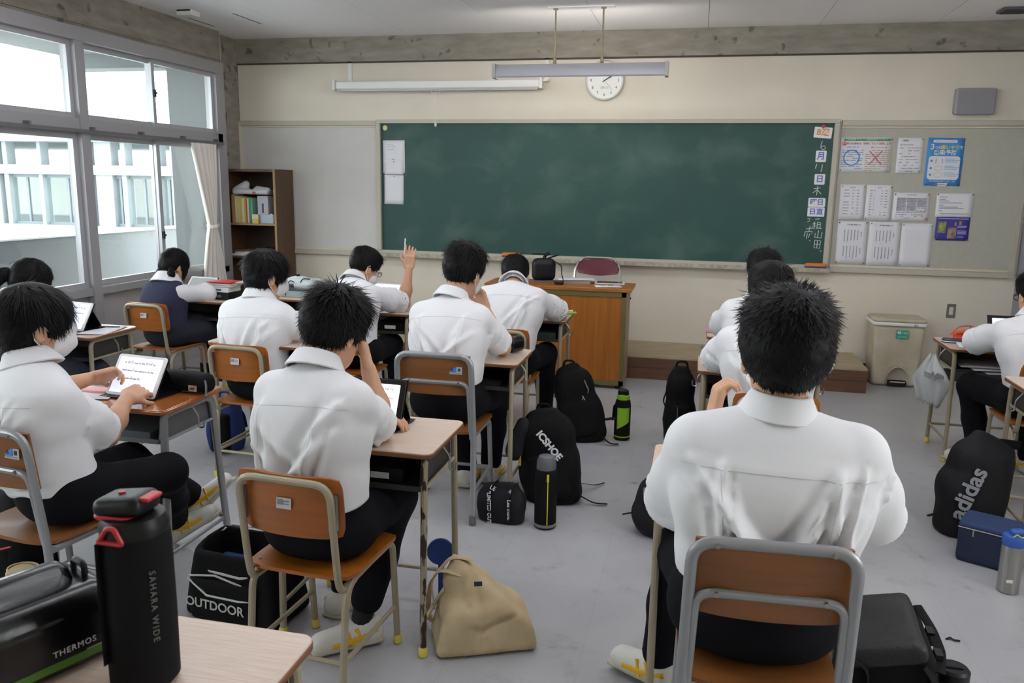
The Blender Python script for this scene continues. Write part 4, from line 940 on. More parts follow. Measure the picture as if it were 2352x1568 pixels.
        for q in (-1, 1):
            a1 = o+sd_*q*.0445; MB().tube([a1+td_*.115+up_*.03-sd_*q*.004-root, a1+td_*.06+up_*.035+sd_*q*.0015-root, a1+td_*.0+up_*.045+sd_*q*.001-root, a1-td_*.045+up_*.06-sd_*q*.004-root], .0105, 6, flat=(.5, 1)).tube([a1+td_*.03+up_*.075-sd_*q*.008-root, a1+td_*.01+up_*.02+sd_*q*.002-root], .009, 6, flat=(.55, 1)).tube([a1+td_*.065+up_*.07-sd_*q*.01-root, a1+td_*.045+up_*.02+sd_*q*.002-root], .009, 6, flat=(.55, 1)).build('stripe', M_stripe, so)
    # ---- mask, glasses, hair slide
    if S.get('mask'):
        s = SDF(); s.ell(H((0, .046, -.052)), r(.067, .073, .058), HM, k=.01); s.cap(H((0, .108, -.02)), H((0, .118, -.05)), .014, .012, k=.03); s.plane(H((0, .05, 0)), HM@V3(0, -1, .15), .004); s.plane(H((0, 0, -.004)), HM@V3(0, -.2, 1), .01)
        mk = soft('mask', s, .0055, M_mask, t, .0008, 90, 3, off=root)
        for q in (-1, 1): MB().tube([H(p)-root for p in ((q*.062, .042, -.022), (q*.082, .01, .008), (q*.0915, -.012, .018), (q*.0925, -.026, .0), (q*.088, -.018, -.032), (q*.078, .01, -.062), (q*.058, .042, -.085))], .0021, 6).build('ear_loop', M_mask, mk)
    if S.get('glasses'):
        g = MB()
        for q in (-1, 1): g.tube([H((q*.033+.024*math.cos(a), .112, .003+.018*math.sin(a)))-root for a in np.linspace(0, 6.28, 17)[:-1]], .0022, 6, closed=True); g.tube([H((q*.057, .11, .006))-root, H((q*.082, .0, .008))-root, H((q*.082, -.02, -.008))-root], .0022, 6)
        g.tube([H((-.01, .113, .006))-root, H((.01, .113, .006))-root], .002, 6); g.build('glasses', M_black, t)
    return t, tips, H
def sleeves(s, arms, S, bk, long=False):
    for k in 'LR':
        a_, e_, w_ = arms[k]; ax = unit(e_-a_); fr = min(.88, S[k].get('slv', .86))
        en = a_+(e_-a_)*fr; r0 = .060*(.5+.5*bk); r1 = S[k].get('sr', .078)
        if not long:
            s.cap(a_, a_+(en-a_)*.6, r0, (r0+r1)/2, k=.03); s.cap(a_+(en-a_)*.6, en+ax*.03, (r0+r1)/2, r1, k=.03)
            s.slab(en, ax, en-.12, en+.12+ax*.02, .004)
            s.cap(en-ax*.055, en+ax*.05, r1-.018, r1-.009, k=.003, sub=True)
        else:
            s.cap(a_, e_, .066, .062, k=.04); s.cap(e_, e_*.35+w_*.65, .060, .050, k=.04); s.cap(e_*.35+w_*.65, e_*.12+w_*.88, .045, .037, k=.02)
# ---- the class
PP = {}
def P_(k, label, **S): PP[k] = person(label, S)
F = V3(0, 1, 0)
P_('6', 'boy in white short-sleeved shirt resting his head on his right fist at a tablet', hip=(1.86, -5.27), zs=.428, neck=(1.835, -5.20, 1.035), head=(1.86, -5.12, 1.165), hr=(-22, 20, 6), yaw=-10, tilt=.0, sw=.175, bend=.06, near=True, seed=6, hs=1.02,
   hair=('short', .020, 6000, .30, .034), R=dict(el=(1.985, -5.02, .785), wr=(1.945, -5.03, .985), fd=(-.25, .1, .9), pn=(-.9, -.2, .1), pose='fist', slv=.95, sr=.07), L=dict(el=(1.70, -5.02, .80), wr=(1.89, -4.93, .785), fd=(1, .25, 0), pose='relax', slv=.9),
   knR=(2.0, -4.93, .50), anR=(1.93, -5.10, .10), toeR=(-.75, -.62, 0), knL=(1.78, -4.86, .50), anL=(1.76, -4.9, .09), cuff=.07, hem=.09, fa=2.0, folds=16)
P_('9', 'heavy-set boy in white shirt seen from behind, nearest at right', hip=(3.21, -5.54), zs=.46, neck=(3.23, -5.56, 1.095), head=(3.235, -5.535, 1.255), hr=(6, -4, 0), yaw=2, sw=.215, bend=.05, near=True, seed=9, bulk=1.22, hs=1.12, al=1.08,
   hair=('short', .020, 9000, .30, .020), L=dict(el=(2.99, -5.38, .73), wr=(3.085, -5.20, .955), fd=(.15, .1, 1), pn=(.9, .2, -.2), pose='curl', slv=.86, sr=.092), R=dict(el=(3.50, -5.42, .76), wr=(3.42, -5.12, .80), fd=(-.4, 1, -.1), pose='relax', slv=.9, sr=.092),
   knL=(3.01, -5.12, .50), anL=(2.97, -5.10, .11), toeL=(-.85, .5, 0), knR=(3.34, -5.08, .50), hem=.12, folds=18, fa=2.3, col=1.1)
P_('7', 'boy in white shirt and mask with hand at his chin, at the centre', hip=(1.84, -3.80), zs=.46, neck=(1.825, -3.66, 1.055), head=(1.86, -3.575, 1.205), hr=(-18, 14, 4), yaw=-4, sw=.175, bend=.05, near=True, seed=17, mask=True, hs=1.05,
   hair=('short', .018, 4200, .25, .028), R=dict(el=(2.06, -3.54, .785), wr=(1.93, -3.40, .96), fd=(-.35, .1, .9), pn=(-.5, -.8, 0), pose='curl', slv=.88, sr=.075), L=dict(el=(1.63, -3.52, .82), wr=(1.78, -3.40, .785), fd=(.6, .6, 0)),
   knR=(2.0, -3.42, .50), anR=(1.97, -3.40, .10), anL=(1.86, -3.50, .10), hem=.10)
P_('4', 'boy in white shirt and mask with straight bowl-cut hair, facing right', hip=(.68, -3.57), zs=.428, neck=(.655, -3.50, .985), head=(.675, -3.45, 1.125), hr=(-38, 10, 0), yaw=-8, sw=.19, bend=.07, near=True, seed=4, mask=True, hs=1.07,
   hair=('mid', .014, 2600, .12, .05), R=dict(wr=(.95, -3.30, .785), fd=(-.3, 1, 0), el=(.93, -3.48, .80), slv=1.0, sr=.075), L=dict(el=(.44, -3.40, .70), wr=(.52, -3.28, .785), fd=(.6, .6, 0), slv=1.0, sr=.085), hem=.02, folds=13)
P_('5', 'boy in white shirt raising a white pen with his right hand', hip=(.84, -2.68), zs=.428, neck=(.77, -2.47, .965), head=(.80, -2.36, 1.075), hr=(-40, 28, 0), yaw=-14, sw=.18, bend=.08, seed=5, mask=True, glasses=True,
   hair=('short', .012, 1800, .2, .028), R=dict(el=(1.04, -2.24, .785), wr=(1.075, -2.23, 1.03), fd=(.05, .1, 1), pn=(-.2, .9, 0), pose='open', slv=.95, sr=.088, flip=-1), L=dict(el=(.52, -2.33, .80), wr=(.42, -2.12, .80), fd=(-.5, .7, .1)),
   knR=(.96, -2.27, .50), knL=(.76, -2.26, .50), hem=.06)
P_('8', 'boy in white shirt bent low over the desk before the teacher desk', hip=(1.88, -2.66), zs=.428, neck=(1.875, -2.47, .99), head=(1.86, -2.36, 1.055), hr=(6, 34, -4), yaw=0, sw=.19, bend=.09, seed=8,
   hair=('short', .011, 1800, .2, .025), R=dict(el=(2.16, -2.29, .785), wr=(2.12, -2.10, .785), fd=(-.6, .8, 0), pose='fist', slv=.9, sr=.085), L=dict(el=(1.63, -2.28, .80), wr=(1.75, -2.1, .785), fd=(.5, .7, 0)), knR=(2.06, -2.26, .50), hem=.07)
P_('10', 'middle boy in white shirt in the right-hand column, mostly hidden', hip=(3.38, -3.84), zs=.428, neck=(3.345, -3.80, 1.04), head=(3.345, -3.76, 1.18), hr=(8, 4, 0), yaw=4, sw=.19, seed=10, hair=('short', .014, 1800, .2, .026), hs=1.05,
   L=dict(el=(3.12, -3.64, .80), wr=(3.25, -3.45, .785), fd=(.3, 1, 0), slv=.9, sr=.08), R=dict(el=(3.60, -3.62, .80), wr=(3.48, -3.45, .785), fd=(-.3, 1, 0), slv=.9, sr=.08), hem=.07)
P_('11', 'front boy in white shirt in the right-hand column, only head and shoulder showing', hip=(3.40, -2.90), zs=.428, neck=(3.385, -2.85, 1.035), head=(3.385, -2.82, 1.18), hr=(0, 6, 0), sw=.185, seed=11, hair=('short', .013, 1500, .2, .026),
   L=dict(el=(3.17, -2.68, .80), wr=(3.28, -2.5, .785), fd=(.3, 1, 0)), R=dict(el=(3.6, -2.68, .80), wr=(3.5, -2.5, .785), fd=(-.3, 1, 0)))
P_('12', 'boy with glasses in white shirt cut off by the right edge', hip=(4.85, -2.82), zs=.428, neck=(4.83, -2.68, .965), head=(4.835, -2.62, 1.10), hr=(10, 14, 0), yaw=6, sw=.19, bend=.07, seed=12, glasses=True, hair=('short', .012, 1800, .2, .026),
   L=dict(el=(4.60, -2.44, .755), wr=(4.70, -2.24, .775), fd=(.3, 1, .1), slv=.92, sr=.085), R=dict(el=(5.06, -2.42, .76), wr=(4.95, -2.2, .745), fd=(-.3, 1, 0)), knL=(4.64, -2.40, .49), anL=(4.70, -2.45, .11), toeL=(-.75, .65, 0), knR=(4.98, -2.42, .49), hem=.07)
P_('2', 'boy in white shirt and mask writing on a tablet at the orange desk', hip=(.90, -5.30), zs=.46, neck=(.835, -5.30, 1.005), head=(.825, -5.26, 1.15), hr=(-34, 8, 0), yaw=-24, hyaw=-30, sw=.185, bend=.07, near=True, seed=2, mask=True, hs=1.05,
   hair=('mid', .012, 2600, .10, .05), R=dict(el=(.965, -5.13, .70), wr=(.905, -4.93, .785), fd=(-.05, .9, .05), pn=(-.5, .0, -.8), pose='relax', slv=.9, sr=.083), L=dict(el=(.58, -5.02, .80), wr=(.655, -4.82, .82), fd=(.45, .55, .1), pn=(.6, -.2, -.6), pose='pen', slv=.95, flip=1),
   knR=(1.06, -4.93, .50), anR=(.80, -4.55, .12), toeR=(.62, .3, .42), shupR=(-.4, 0, .8), knL=(.84, -4.86, .50), anL=(.83, -4.46, .20), toeL=(.5, .35, .6), shupL=(-.5, 0, .7), hem=.03, folds=13)
P_('1', 'girl with a black ponytail in navy vest by the window, behind the masked boy', hip=(-.55, -4.05), zs=.428, neck=(-.565, -3.90, .965), head=(-.535, -3.82, 1.085), hr=(-45, 26, 0), yaw=-10, sw=.155, bulk=.88, girl=True, seed=1, hs=.98,
   hair=('pony', .010, 1400, .1, .05), R=dict(el=(-.39, -3.78, .79), wr=(-.50, -3.66, .80), fd=(-.5, .5, .3), pose='pen'), L=dict(el=(-.78, -3.72, .80), wr=(-.65, -3.55, .785), fd=(.5, .6, 0)))
P_('3', 'girl in navy vest with black twin tails writing on a tablet', hip=(-.73, -2.42), zs=.428, neck=(-.725, -2.375, .905), head=(-.705, -2.31, 1.025), hr=(-28, 22, 0), yaw=-14, hyaw=-20, sw=.15, bulk=.9, girl=True, seed=3, hs=.98, bend=.05,
   hair=('twin', .010, 1400, .1, .05), R=dict(el=(-.50, -2.24, .79), wr=(-.56, -2.17, .82), fd=(-.55, .6, .05), pose='pen'), L=dict(el=(-.93, -2.2, .80), wr=(-.8, -2.05, .785), fd=(.5, .6, 0)), knR=(-.52, -2.06, .50), knL=(-.68, -2.02, .50))
# ------------------------------------------------------------------ bags and bottles
M_nyl = mat('black_nylon', '0d0d0f', .8, bump=.2, bscale=260, spec=.2); M_nyl2 = mat('charcoal_nylon', '1c1c1f', .75, bump=.2, bscale=260, spec=.25)
M_vin = mat('glossy_black_vinyl', '0c0c0e', .22, var=.3, vscale=8, bump=.12, bscale=14); M_canvas = mat('cream_canvas', 'c8b592', .9, bump=.25, bscale=500, var=.12, vscale=10, col2='b49f7b')
M_navy = mat('navy_nylon', '1a2440', .8, bump=.2, bscale=200); M_blue = mat('blue_nylon', '1f3a7a', .75, bump=.2, bscale=200); M_pipe = mat('piping_white', 'c4c4c0', .7)
M_red = mat('red_plastic', 'b5232c', .4); M_lime = mat('lime_plastic', '86b827', .45); M_yel = mat('yellow_print', 'd8c52a', .5); M_grey = mat('grey_plastic', '5b5d62', .5); M_wprint = mat('white_print', 'd5d5d8', .6)
def strap(pts, w, m, parent, name='strap', th=.0018, r=.03):
    P = fillet(pts, r, 4); return MB().tube(P, w/2, 8, flat=(1, .22) if th else (1, 1)).build(name, m, parent)
def backpack(label, loc, rz, w, d, h, lean=(0, 0), m=M_nyl, seed=1, pocket=True, name='backpack'):
    t = thing(name, label, 'backpack', (loc[0], loc[1], 0), rz, 'school bags on the floor'); lx, ly = lean
    s = SDF(); s.loft([(0, 0, .055), (lx*.3, ly*.3, h*.35), (lx*.75, ly*.75, h*.75), (lx, ly, h-.05)], [w*.5, w*.5, w*.44, w*.30], [d*.5, d*.5, d*.44, d*.28], [(1, 0, 0)]*4, k=.03, p=3.2); s.plane((0, 0, .002), (0, 0, -1), .01)
    soft('body', s, .0095, m, t, .010, 30, seed, smooth=1)
    if pocket:
        s = SDF(); s.loft([(lx*.1, ly*.1-d*.42, .07), (lx*.45, ly*.45-d*.40, h*.48)], [w*.40, w*.34], [d*.2, d*.17], [(1, 0, 0)]*2, k=.02, p=3); s.plane((0, 0, .004), (0, 0, -1), .01); soft('front_pocket', s, .011, m, t, .005, 30, seed+1)
    MB().tube(fillet([(lx-.04, ly, h-.03), (lx-.03, ly, h+.03), (lx+.03, ly, h+.03), (lx+.04, ly, h-.03)], .02), .007, 8).build('top_handle', m, t)
    for q in (-1, 1): strap([(lx+q*.05, ly+d*.2, h-.06), (lx*.6+q*w*.3, ly*.6+d*.55, h*.6), (q*w*.42, d*.45, .12)], .05, m, t, r=.08)
    return t
# foreground: cooler bag and tall bottle on the nearest desk
cd = unit((-.38, -.92, 0)); cp = unit((-.92, .38, 0))
cb2 = thing('cooler_bag', 'glossy black lunch cooler bag on the nearest desk, cut off by the left edge', 'cooler bag', (1.862, -6.462, .742), math.degrees(math.atan2(cd[1], cd[0])))
s = SDF(); s.rbox((0, 0, .06), (.155, .085, .06), .022, k=.01); s.rbox((0, 0, .115), (.145, .078, .03), .025, k=.02); soft('body', s, .007, M_vin, cb2, .0025, 45, 4, smooth=1)
MB().tube([(.155*math.cos(a)*.99 if abs(math.cos(a)) > 0 else 0, .086*math.sin(a), .108) for a in np.linspace(0, 6.28, 33)[:-1]], .004, 6, closed=True).build('zip_seam', M_blackm, cb2)
strap([(-.10, 0, .135), (-.09, 0, .175), (.07, .0, .175), (.085, 0, .135)], .04, M_vin, cb2, 'handle')
for x in (-.12, .12): MB().tube(fillet([(x, -.02, .135), (x, -.02, .165), (x, .02, .165), (x, .02, .135)], .01), .006, 8).build('buckle', M_black, cb2)
MB().rslab(-.15, .10, -.0012, .0012, 0, .014, .001, .0002, T=(0, .0865, .018)).build('green_stripe', mat('dark_lime', '4a7420', .5), cb2)
text('THERMOS', .0155, M_wprint, cb2, (-.06, .0872, .048), frame((-1, 0, 0), (0, 0, 1)), spacing=1.15)
MB().bb(-.15, -.08, .0855, .0868, .032, .035).build('silver_line', M_steel, cb2)
wb = thing('water_bottle', 'tall black fabric-sleeved bottle with red latch on the nearest desk', 'bottle', (2.10, -6.43, .741))
MB().lathe([(.048, 0), (.058, .012), (.059, .14), (.058, .26), (.056, .285)], 36).build('sleeve', M_nyl, wb); MB().lathe([(.0555, .28), (.0565, .30), (.050, .315), (.033, .318)], 32).build('collar', M_black, wb)
s = SDF(); s.rbox((-.012, .0, .332), (.046, .036, .018), .014, rotm(0, -8, 0), k=.01); soft('lid', s, .005, M_black, wb); MB().rslab(-.058, .02, -.038, .038, .312, .320, .02, .002).build('lid_rim', M_red, wb)
MB().tube(fillet([(-.028, -.055, .283), (-.008, -.057, .31), (.006, -.057, .31), (.018, -.055, .283), (-.028, -.055, .283)], .005), .0045, 8).build('carry_loop', M_red, wb); MB().rslab(.02, .045, -.02, .02, .345, .352, .004, .002).build('latch', M_red, wb); MB().lathe([(.006, .3495), (.006, .3525)], 12, T=(-.02, 0, 0)).build('button', M_red, wb)
strap([(-.03, -.052, .28), (-.03, -.0535, .2), (-.03, -.0535, .06)], .022, M_nyl, wb)
tx = text('SAHARA WIDE', .0155, mat('bottle_print', '6c6c66', .5), wb, (.0515, -.0315, .165), frame((0, 0, -1), (.53, .85, 0)), spacing=1.35)
# tote of cream canvas
ct = thing('tote_bag', 'slouched cream canvas tote bag on the floor by the desk leg', 'tote bag', (2.34, -4.965, 0))
s = SDF(); s.rbox((.0, .0, .085), (.165, .105, .085), .03, rotm(0, 0, 24), k=.03, taper=.12); s.loft([(-.0, .0, .13), (-.045, .025, .235), (-.075, .04, .325)], [.14, .10, .055], [.09, .05, .022], [(.9, .4, 0)]*3, k=.03, p=2.6); s.plane((0, 0, .003), (0, 0, -1), .008)
s.plane((.10, 0, .16), (.75, .25, 1), .02); s.ell((-.075, .035, .335), (.05, .018, .05), rotm(0, 0, 24), k=.006, sub=True)
cf = [((-.13, -.10, .02), (-.07, -.03, .27), .012, .012), ((-.03, -.13, .02), (-.05, -.03, .27), .012, .013), ((.07, -.10, .02), (-.03, .0, .28), .014, .012), ((.14, -.03, .03), (.0, .03, .26), .014, .012), ((-.12, -.08, .12), (.02, -.12, .10), .012, -.010), ((.0, -.12, .08), (.14, -.04, .14), .014, -.012), ((-.08, -.12, .05), (-.02, -.09, .2), .010, -.010), ((.03, -.115, .03), (.0, -.06, .22), .011, -.010)]
soft('body', s, .0068, M_canvas, ct, .004, 34, 5, smooth=1, folds=cf)
strap([(-.07, -.035, .26), (-.15, -.03, .27), (-.20, -.0, .20), (-.215, .02, .05), (-.19, .03, .03)], .028, M_canvas, ct); strap([(-.05, .03, .29), (-.12, .0, .31), (-.19, -.02, .22), (-.17, -.04, .12)], .028, M_canvas, ct)
MB().box((.0, -.075, .255), (.028, .003, .016), rotm(-30, 0, 20)).build('brand_tag', M_navy, ct)
bd = thing('blue_disc', 'round dark blue disc on a stem behind the tote bag', 'disc', (2.10, -4.72, .0)); MB().lathe([(.05, -.005), (.053, 0), (.05, .005)], 24, rotm(80, 0, 20), (0, 0, .2)).build('disc', M_blue, bd); MB().box((0, .01, .075), (.02, .012, .15)).build('handle', M_blue, bd)
# big black bag beside the large boy
bb2 = thing('sports_bag', 'large black bag with sloped leather-look lid beside the large boy', 'bag', (3.61, -5.20, 0), -4, 'school bags on the floor')
s = SDF(); s.rbox((0, 0, .19), (.115, .17, .19), .03, k=.02); s.plane((0, -.05, .40), (-.55, .0, 1), .02); soft('body', s, .010, M_nyl, bb2, .006, 24, 8, smooth=1)
s = SDF(); s.rbox((-.015, -.01, .365), (.105, .165, .03), .02, rotm(0, -14, 0), k=.01); soft('lid', s, .009, mat('black_leather', '17171a', .5, bump=.2, bscale=90), bb2, .006, 20, 9, smooth=1)
strap([(.08, -.17, .36), (.125, -.19, .30), (.15, -.12, .10), (.15, .0, .02)], .035, M_nyl, bb2); strap([(.105, .12, .39), (.135, .05, .36), (.135, -.08, .36), (.12, -.16, .34)], .03, M_nyl, bb2); strap([(-.11, -.17, .36), (-.06, -.18, .33), (-.05, -.175, .2)], .03, M_nyl, bb2)
for y in (-.10, .02): MB().bb(.115, .135, y-.02, y+.02, .33, .37).build('buckle', M_black, bb2)
b3 = thing('water_bottle', 'black bottle top at the bottom edge beside the large black bag', 'bottle', (3.84, -5.10, 0)); MB().lathe([(.04, 0), (.046, .01), (.046, .15), (.036, .17)], 24).build('body', M_nyl, b3); MB().lathe([(.045, .165), (.047, .17), (.047, .205), (.04, .213)], 24).build('lid', M_black, b3); MB().rslab(-.03, .03, -.012, .012, .21, .22, .01, .003).build('spout_cover', M_black, b3)
# adidas roll-top bag, navy cooler, steel bottle
ab = thing('sports_bag', 'dark grey sports bag lettered adidas at the right edge', 'bag', (4.345, -3.47, 0), 12, 'school bags on the floor')
s = SDF(); s.loft([(.02, 0, .06), (.02, 0, .22), (.05, .0, .35), (.10, .01, .44)], [.15, .15, .13, .11], [.10, .10, .085, .035], [(1, 0, 0)]*4, k=.03, p=3); s.plane((0, 0, .003), (0, 0, -1), .01); soft('body', s, .010, M_nyl2, ab, .006, 24, 11)
MB().tube([(-.025, 0, .445), (.10, .005, .452), (.22, .0, .44)], .022, 8, flat=(.5, 1)).build('rolled_top', M_nyl, ab); strap([(-.145, -.02, .10), (-.19, -.03, .09)], .02, M_nyl, ab)
text('adidas', .105, mat('print_silver', '8f9096', .5), ab, (-.055, -.108, .235), frame((.33, .0, .94), (-.94, .25, .33)), bold=.003)
nb_ = thing('cooler_bag', 'small navy lunch cooler bag in front of the adidas bag', 'cooler bag', (4.355, -3.79, 0), -28); s = SDF(); s.rbox((0, 0, .085), (.115, .085, .085), .02, k=.02); soft('body', s, .008, M_navy, nb_, .003, 35, 12); s = SDF(); s.rbox((.0, 0, .172), (.115, .085, .016), .014, rotm(4, 0, 0), k=.01); soft('lid', s, .007, mat('navy_lid', '23365e', .8, bump=.2, bscale=200), nb_, .002, 40, 13)
MB().tube([(-.113, -.085, .160), (.0, -.092, .163), (.113, -.085, .160)], .0025, 6).build('zip', M_steel, nb_); MB().box((-.05, -.092, .145), (.006, .004, .03)).build('zip_pull', M_steel, nb_); strap([(.11, .0, .15), (.17, .02, .10), (.19, -.03, .02)], .03, M_navy, nb_)
sb = thing('water_bottle', 'brushed steel bottle with blue lid on the floor at right', 'bottle', (4.345, -4.075, 0)); MB().lathe([(.036, 0), (.041, .005), (.042, .20), (.040, .212)], 32).build('body', M_steel, sb); MB().lathe([(.0425, .205), (.0435, .21), (.0435, .24), (.040, .247), (.02, .25)], 32).build('lid', mat('blue_lid', '2f55a8', .45), sb)
s = SDF(); s.rbox((.008, 0, .258), (.026, .019, .014), .01, rotm(0, -8, 0), k=.01); soft('spout_cover', s, .004, mat('blue_lid', '2f55a8'), sb); MB().tube(fillet([(-.015, -.03, .247), (-.005, -.034, .262), (.012, -.034, .25), (.04, -.02, .25)], .006), .0028, 6).build('lock_ring', mat('lime_trim', 'b9c92f', .5), sb); MB().rslab(-.012, .012, -.0015, .0015, 0, .012, .001, .0003, T=(-.012, -.0425, .055)).build('engraving', M_white, sb)
# other bags
t5 = thing('backpack', 'black bag slumped on the floor under the left corner of the near right desk', 'backpack', (2.92, -3.84, 0), 0, 'school bags on the floor'); s = SDF(); s.loft([(0.03, 0, .08), (.05, .0, .17), (.09, 0, .27)], [.17, .15, .08], [.12, .10, .06], [(1, .2, 0)]*3, k=.04, p=2.6); s.plane((0, 0, .003), (0, 0, -1), .01); soft('body', s, .011, M_nyl2, t5, .006, 22, 14); strap([(-.12, -.04, .10), (-.18, -.05, .085)], .018, M_nyl, t5); strap([(-.05, -.10, .2), (.06, -.12, .10), (.12, -.11, .03)], .03, M_nyl, t5)
bp = backpack('black backpack standing on the floor left of the right-hand column', (2.965, -2.42), 4, .19, .17, .50, (.0, .02), seed=15); strap([(-.02, -.095, .26), (-.018, -.10, .13)], .006, M_wprint, bp, 'zip_pull'); strap([(.03, -.09, .22), (.032, -.095, .12)], .006, M_wprint, bp, 'zip_pull'); strap([(-.09, -.02, .34), (-.11, -.03, .28), (-.09, -.03, .24)], .02, M_nyl, bp)
bp = backpack('black backpack leaning on the desk leg before the teacher desk', (2.375, -2.50), 8, .27, .19, .47, (-.12, .07), seed=16); text('λ', .035, M_wprint, bp, (-.02, -.115, .30), frame((1, .1, .0), (-.2, .3, 1))); MB().tube(fillet([(-.02, -.04, .40), (.0, -.05, .36), (.01, -.055, .34), (.005, -.055, .32)], .01), .004, 6).build('zip_pull', M_steel, bp); strap([(.10, -.10, .05), (.16, -.13, .012), (.21, -.12, .012)], .02, M_nyl, bp); strap([(.12, -.02, .14), (.19, -.01, .15)], .05, M_nyl, bp)
gb = thing('water_bottle', 'black and lime green bottle on the floor beside the teacher desk', 'bottle', (2.605, -2.44, 0)); MB().lathe([(.046, 0), (.052, .008), (.052, .23), (.046, .26), (.040, .27)], 28).build('body', M_nyl, gb); MB().lathe([(.040, .265), (.041, .27), (.041, .295), (.036, .30)], 24).build('collar', M_lime, gb); MB().lathe([(.036, .298), (.037, .30), (.034, .325), (.018, .335)], 24).build('lid', M_black, gb); MB().bb(-.012, .012, -.039, -.03, .285, .305).build('latch', M_lime, gb)
G = [[(.0532*math.sin(a), -.0532*math.cos(a), z+(.05*(a+.6)/1.5 if z < .1 else 0)) for a in np.linspace(-.6, .95, 12)] for z in (.075, .14, .22)]; MB().sheet(np.array(G), .002).build('green_panel', M_lime, gb); MB().lathe([(.0523, .022), (.0528, .026), (.0523, .030)], 28).build('green_ring', M_lime, gb)
strap([(.0, -.05, .235), (-.052, .0, .235), (-.058, .01, .12)], .03, M_nyl, gb)
bp = backpack('black backpack lettered ICSHOE slumped beside the centre desk', (2.35, -3.57), 0, .30, .20, .47, (-.065, .03), seed=18); text('ICSHOE', .05, M_wprint, bp, (-.005, -.128, .33), frame((.66, 0, -.75), (.7, .22, .66)), bold=.0022)
strap([(.15, -.05, .05), (.22, -.04, .012), (.29, -.03, .012)], .018, M_nyl, bp); strap([(.14, .10, .06), (.20, .22, .012), (.24, .27, .012)], .014, M_nyl, bp); strap([(-.14, -.02, .38), (-.17, -.06, .28), (-.16, -.1, .2)], .02, mat('yellow_webbing', 'b08a2a', .7), bp); s = SDF(); s.cap((-.16, -.03, .40), (-.20, -.06, .26), .04, .05, k=.02); soft('side_pouch', s, .01, M_nyl2, bp, .006, 40, 19)
lt_ = thing('tote_bag', 'small black tote with white lettered straps beside the centre chair', 'tote bag', (2.155, -3.915, 0), -3); s = SDF(); s.loft([(0, 0, .035), (0, 0, .10), (-.005, .01, .17)], [.115, .105, .09], [.055, .05, .025], [(1, 0, 0)]*3, k=.03, p=3.2); s.plane((0, 0, .003), (0, 0, -1), .01); soft('body', s, .008, M_nyl2, lt_, .004, 30, 20)
for x, tx_ in ((-.045, '"LIMITED OUT.'), (.055, 'Lee mum.')):
    strap([(x+.005, -.055, .03), (x, -.058, .11), (x+.01, -.035, .19), (x+.03, -.01, .205)], .024, M_black, lt_); text(tx_, .026, M_wprint, lt_, (x, -.0645, .085), frame((.03, 0, -1), (1, 0, .03)), bold=.0008)
text('LE', .03, M_wprint, lt_, (-.03, -.052, .182), frame((.8, .2, -.5), (.4, .4, .8))); text('a.', .03, M_wprint, lt_, (.06, -.05, .175), frame((.8, .2, -.5), (.4, .4, .8)))
kb = thing('water_bottle', 'black bottle with yellow zip on the floor beside the small tote', 'bottle', (2.375, -3.93, 0)); MB().lathe([(.046, 0), (.053, .006), (.053, .012)], 28).build('base', M_blackm, kb); MB().lathe([(.0535, .012), (.0545, .016), (.0535, .026)], 28).build('base_ring', mat('ring_grey', '7a7670', .6), kb); MB().lathe([(.052, .024), (.053, .03), (.053, .275), (.050, .29), (.046, .295)], 28).build('sleeve', M_nyl, kb); MB().lathe([(.046, .292), (.047, .30), (.046, .33), (.036, .355), (.018, .362)], 28).build('lid', M_grey, kb); MB().rslab(-.02, .045, -.02, .02, .335, .352, .008, .004).build('spout_cover', M_grey, kb)
MB().tube([(.018, -.0505, .03), (.018, -.0508, .28)], .0026, 6).build('zip', M_yel, kb); MB().bb(.013, .023, -.056, -.050, .245, .28).build('zip_pull', M_yel, kb)
ob = thing('tote_bag', 'black open-top bag with white piping lettered OUTDOOR behind the nearest desk', 'bag', (1.42, -4.99, 0), -6, 'school bags on the floor'); s = SDF(); s.rbox((0, 0, .15), (.19, .11, .15), .035, k=.02, taper=.12); s.rbox((0, 0, .27), (.15, .075, .10), .03, k=.01, sub=True); s.plane((0, -.10, .255), (0, -.5, 1), .01); soft('body', s, .009, M_nyl, ob, .004, 28, 21)
MB().tube([(-.165, -.085, .215), (-.17, .02, .27), (-.13, .095, .292), (.0, .10, .295), (.13, .095, .292), (.17, .02, .27), (.165, -.085, .215), (.05, -.11, .192), (-.08, -.105, .196)], .005, 6, closed=True).build('piping', M_pipe, ob); s = SDF(); s.rbox((-.02, -.108, .085), (.15, .022, .085), .02, k=.01); soft('front_pocket', s, .009, M_nyl, ob, .004, 30, 22)
MB().tube([(-.17, -.125, .165), (-.08, -.135, .115), (.06, -.135, .115), (.125, -.13, .12), (.06, -.115, .165), (-.06, -.11, .185), (-.17, -.115, .17)], .004, 6).build('piping', M_pipe, ob); text('OUTDOOR', .05, M_pipe, ob, (-.05, -.1335, .075), frame((1, 0, -.02), (0, .03, 1)), bold=.001)
MB().rslab(-.13, .13, -.05, .05, .16, .20, .01, .003).build('contents', M_blue, ob)
b6 = thing('water_bottle', 'black bottle lid behind the bag lettered OUTDOOR', 'bottle', (1.19, -4.70, 0)); MB().lathe([(.04, 0), (.045, .01), (.045, .12), (.036, .14)], 20).build('body', M_nyl, b6); MB().lathe([(.04, .135), (.042, .14), (.042, .175), (.03, .185)], 20).build('lid', M_black, b6)
bp = backpack('blue and black backpack under the masked boy’s chair', (.28, -3.30), 0, .19, .17, .33, (0, 0), m=M_blue, seed=23, pocket=False); s = SDF(); s.rbox((.02, -.09, .13), (.06, .03, .12), .02, k=.02); soft('front_pocket', s, .01, M_nyl, bp, .004, 30, 24)
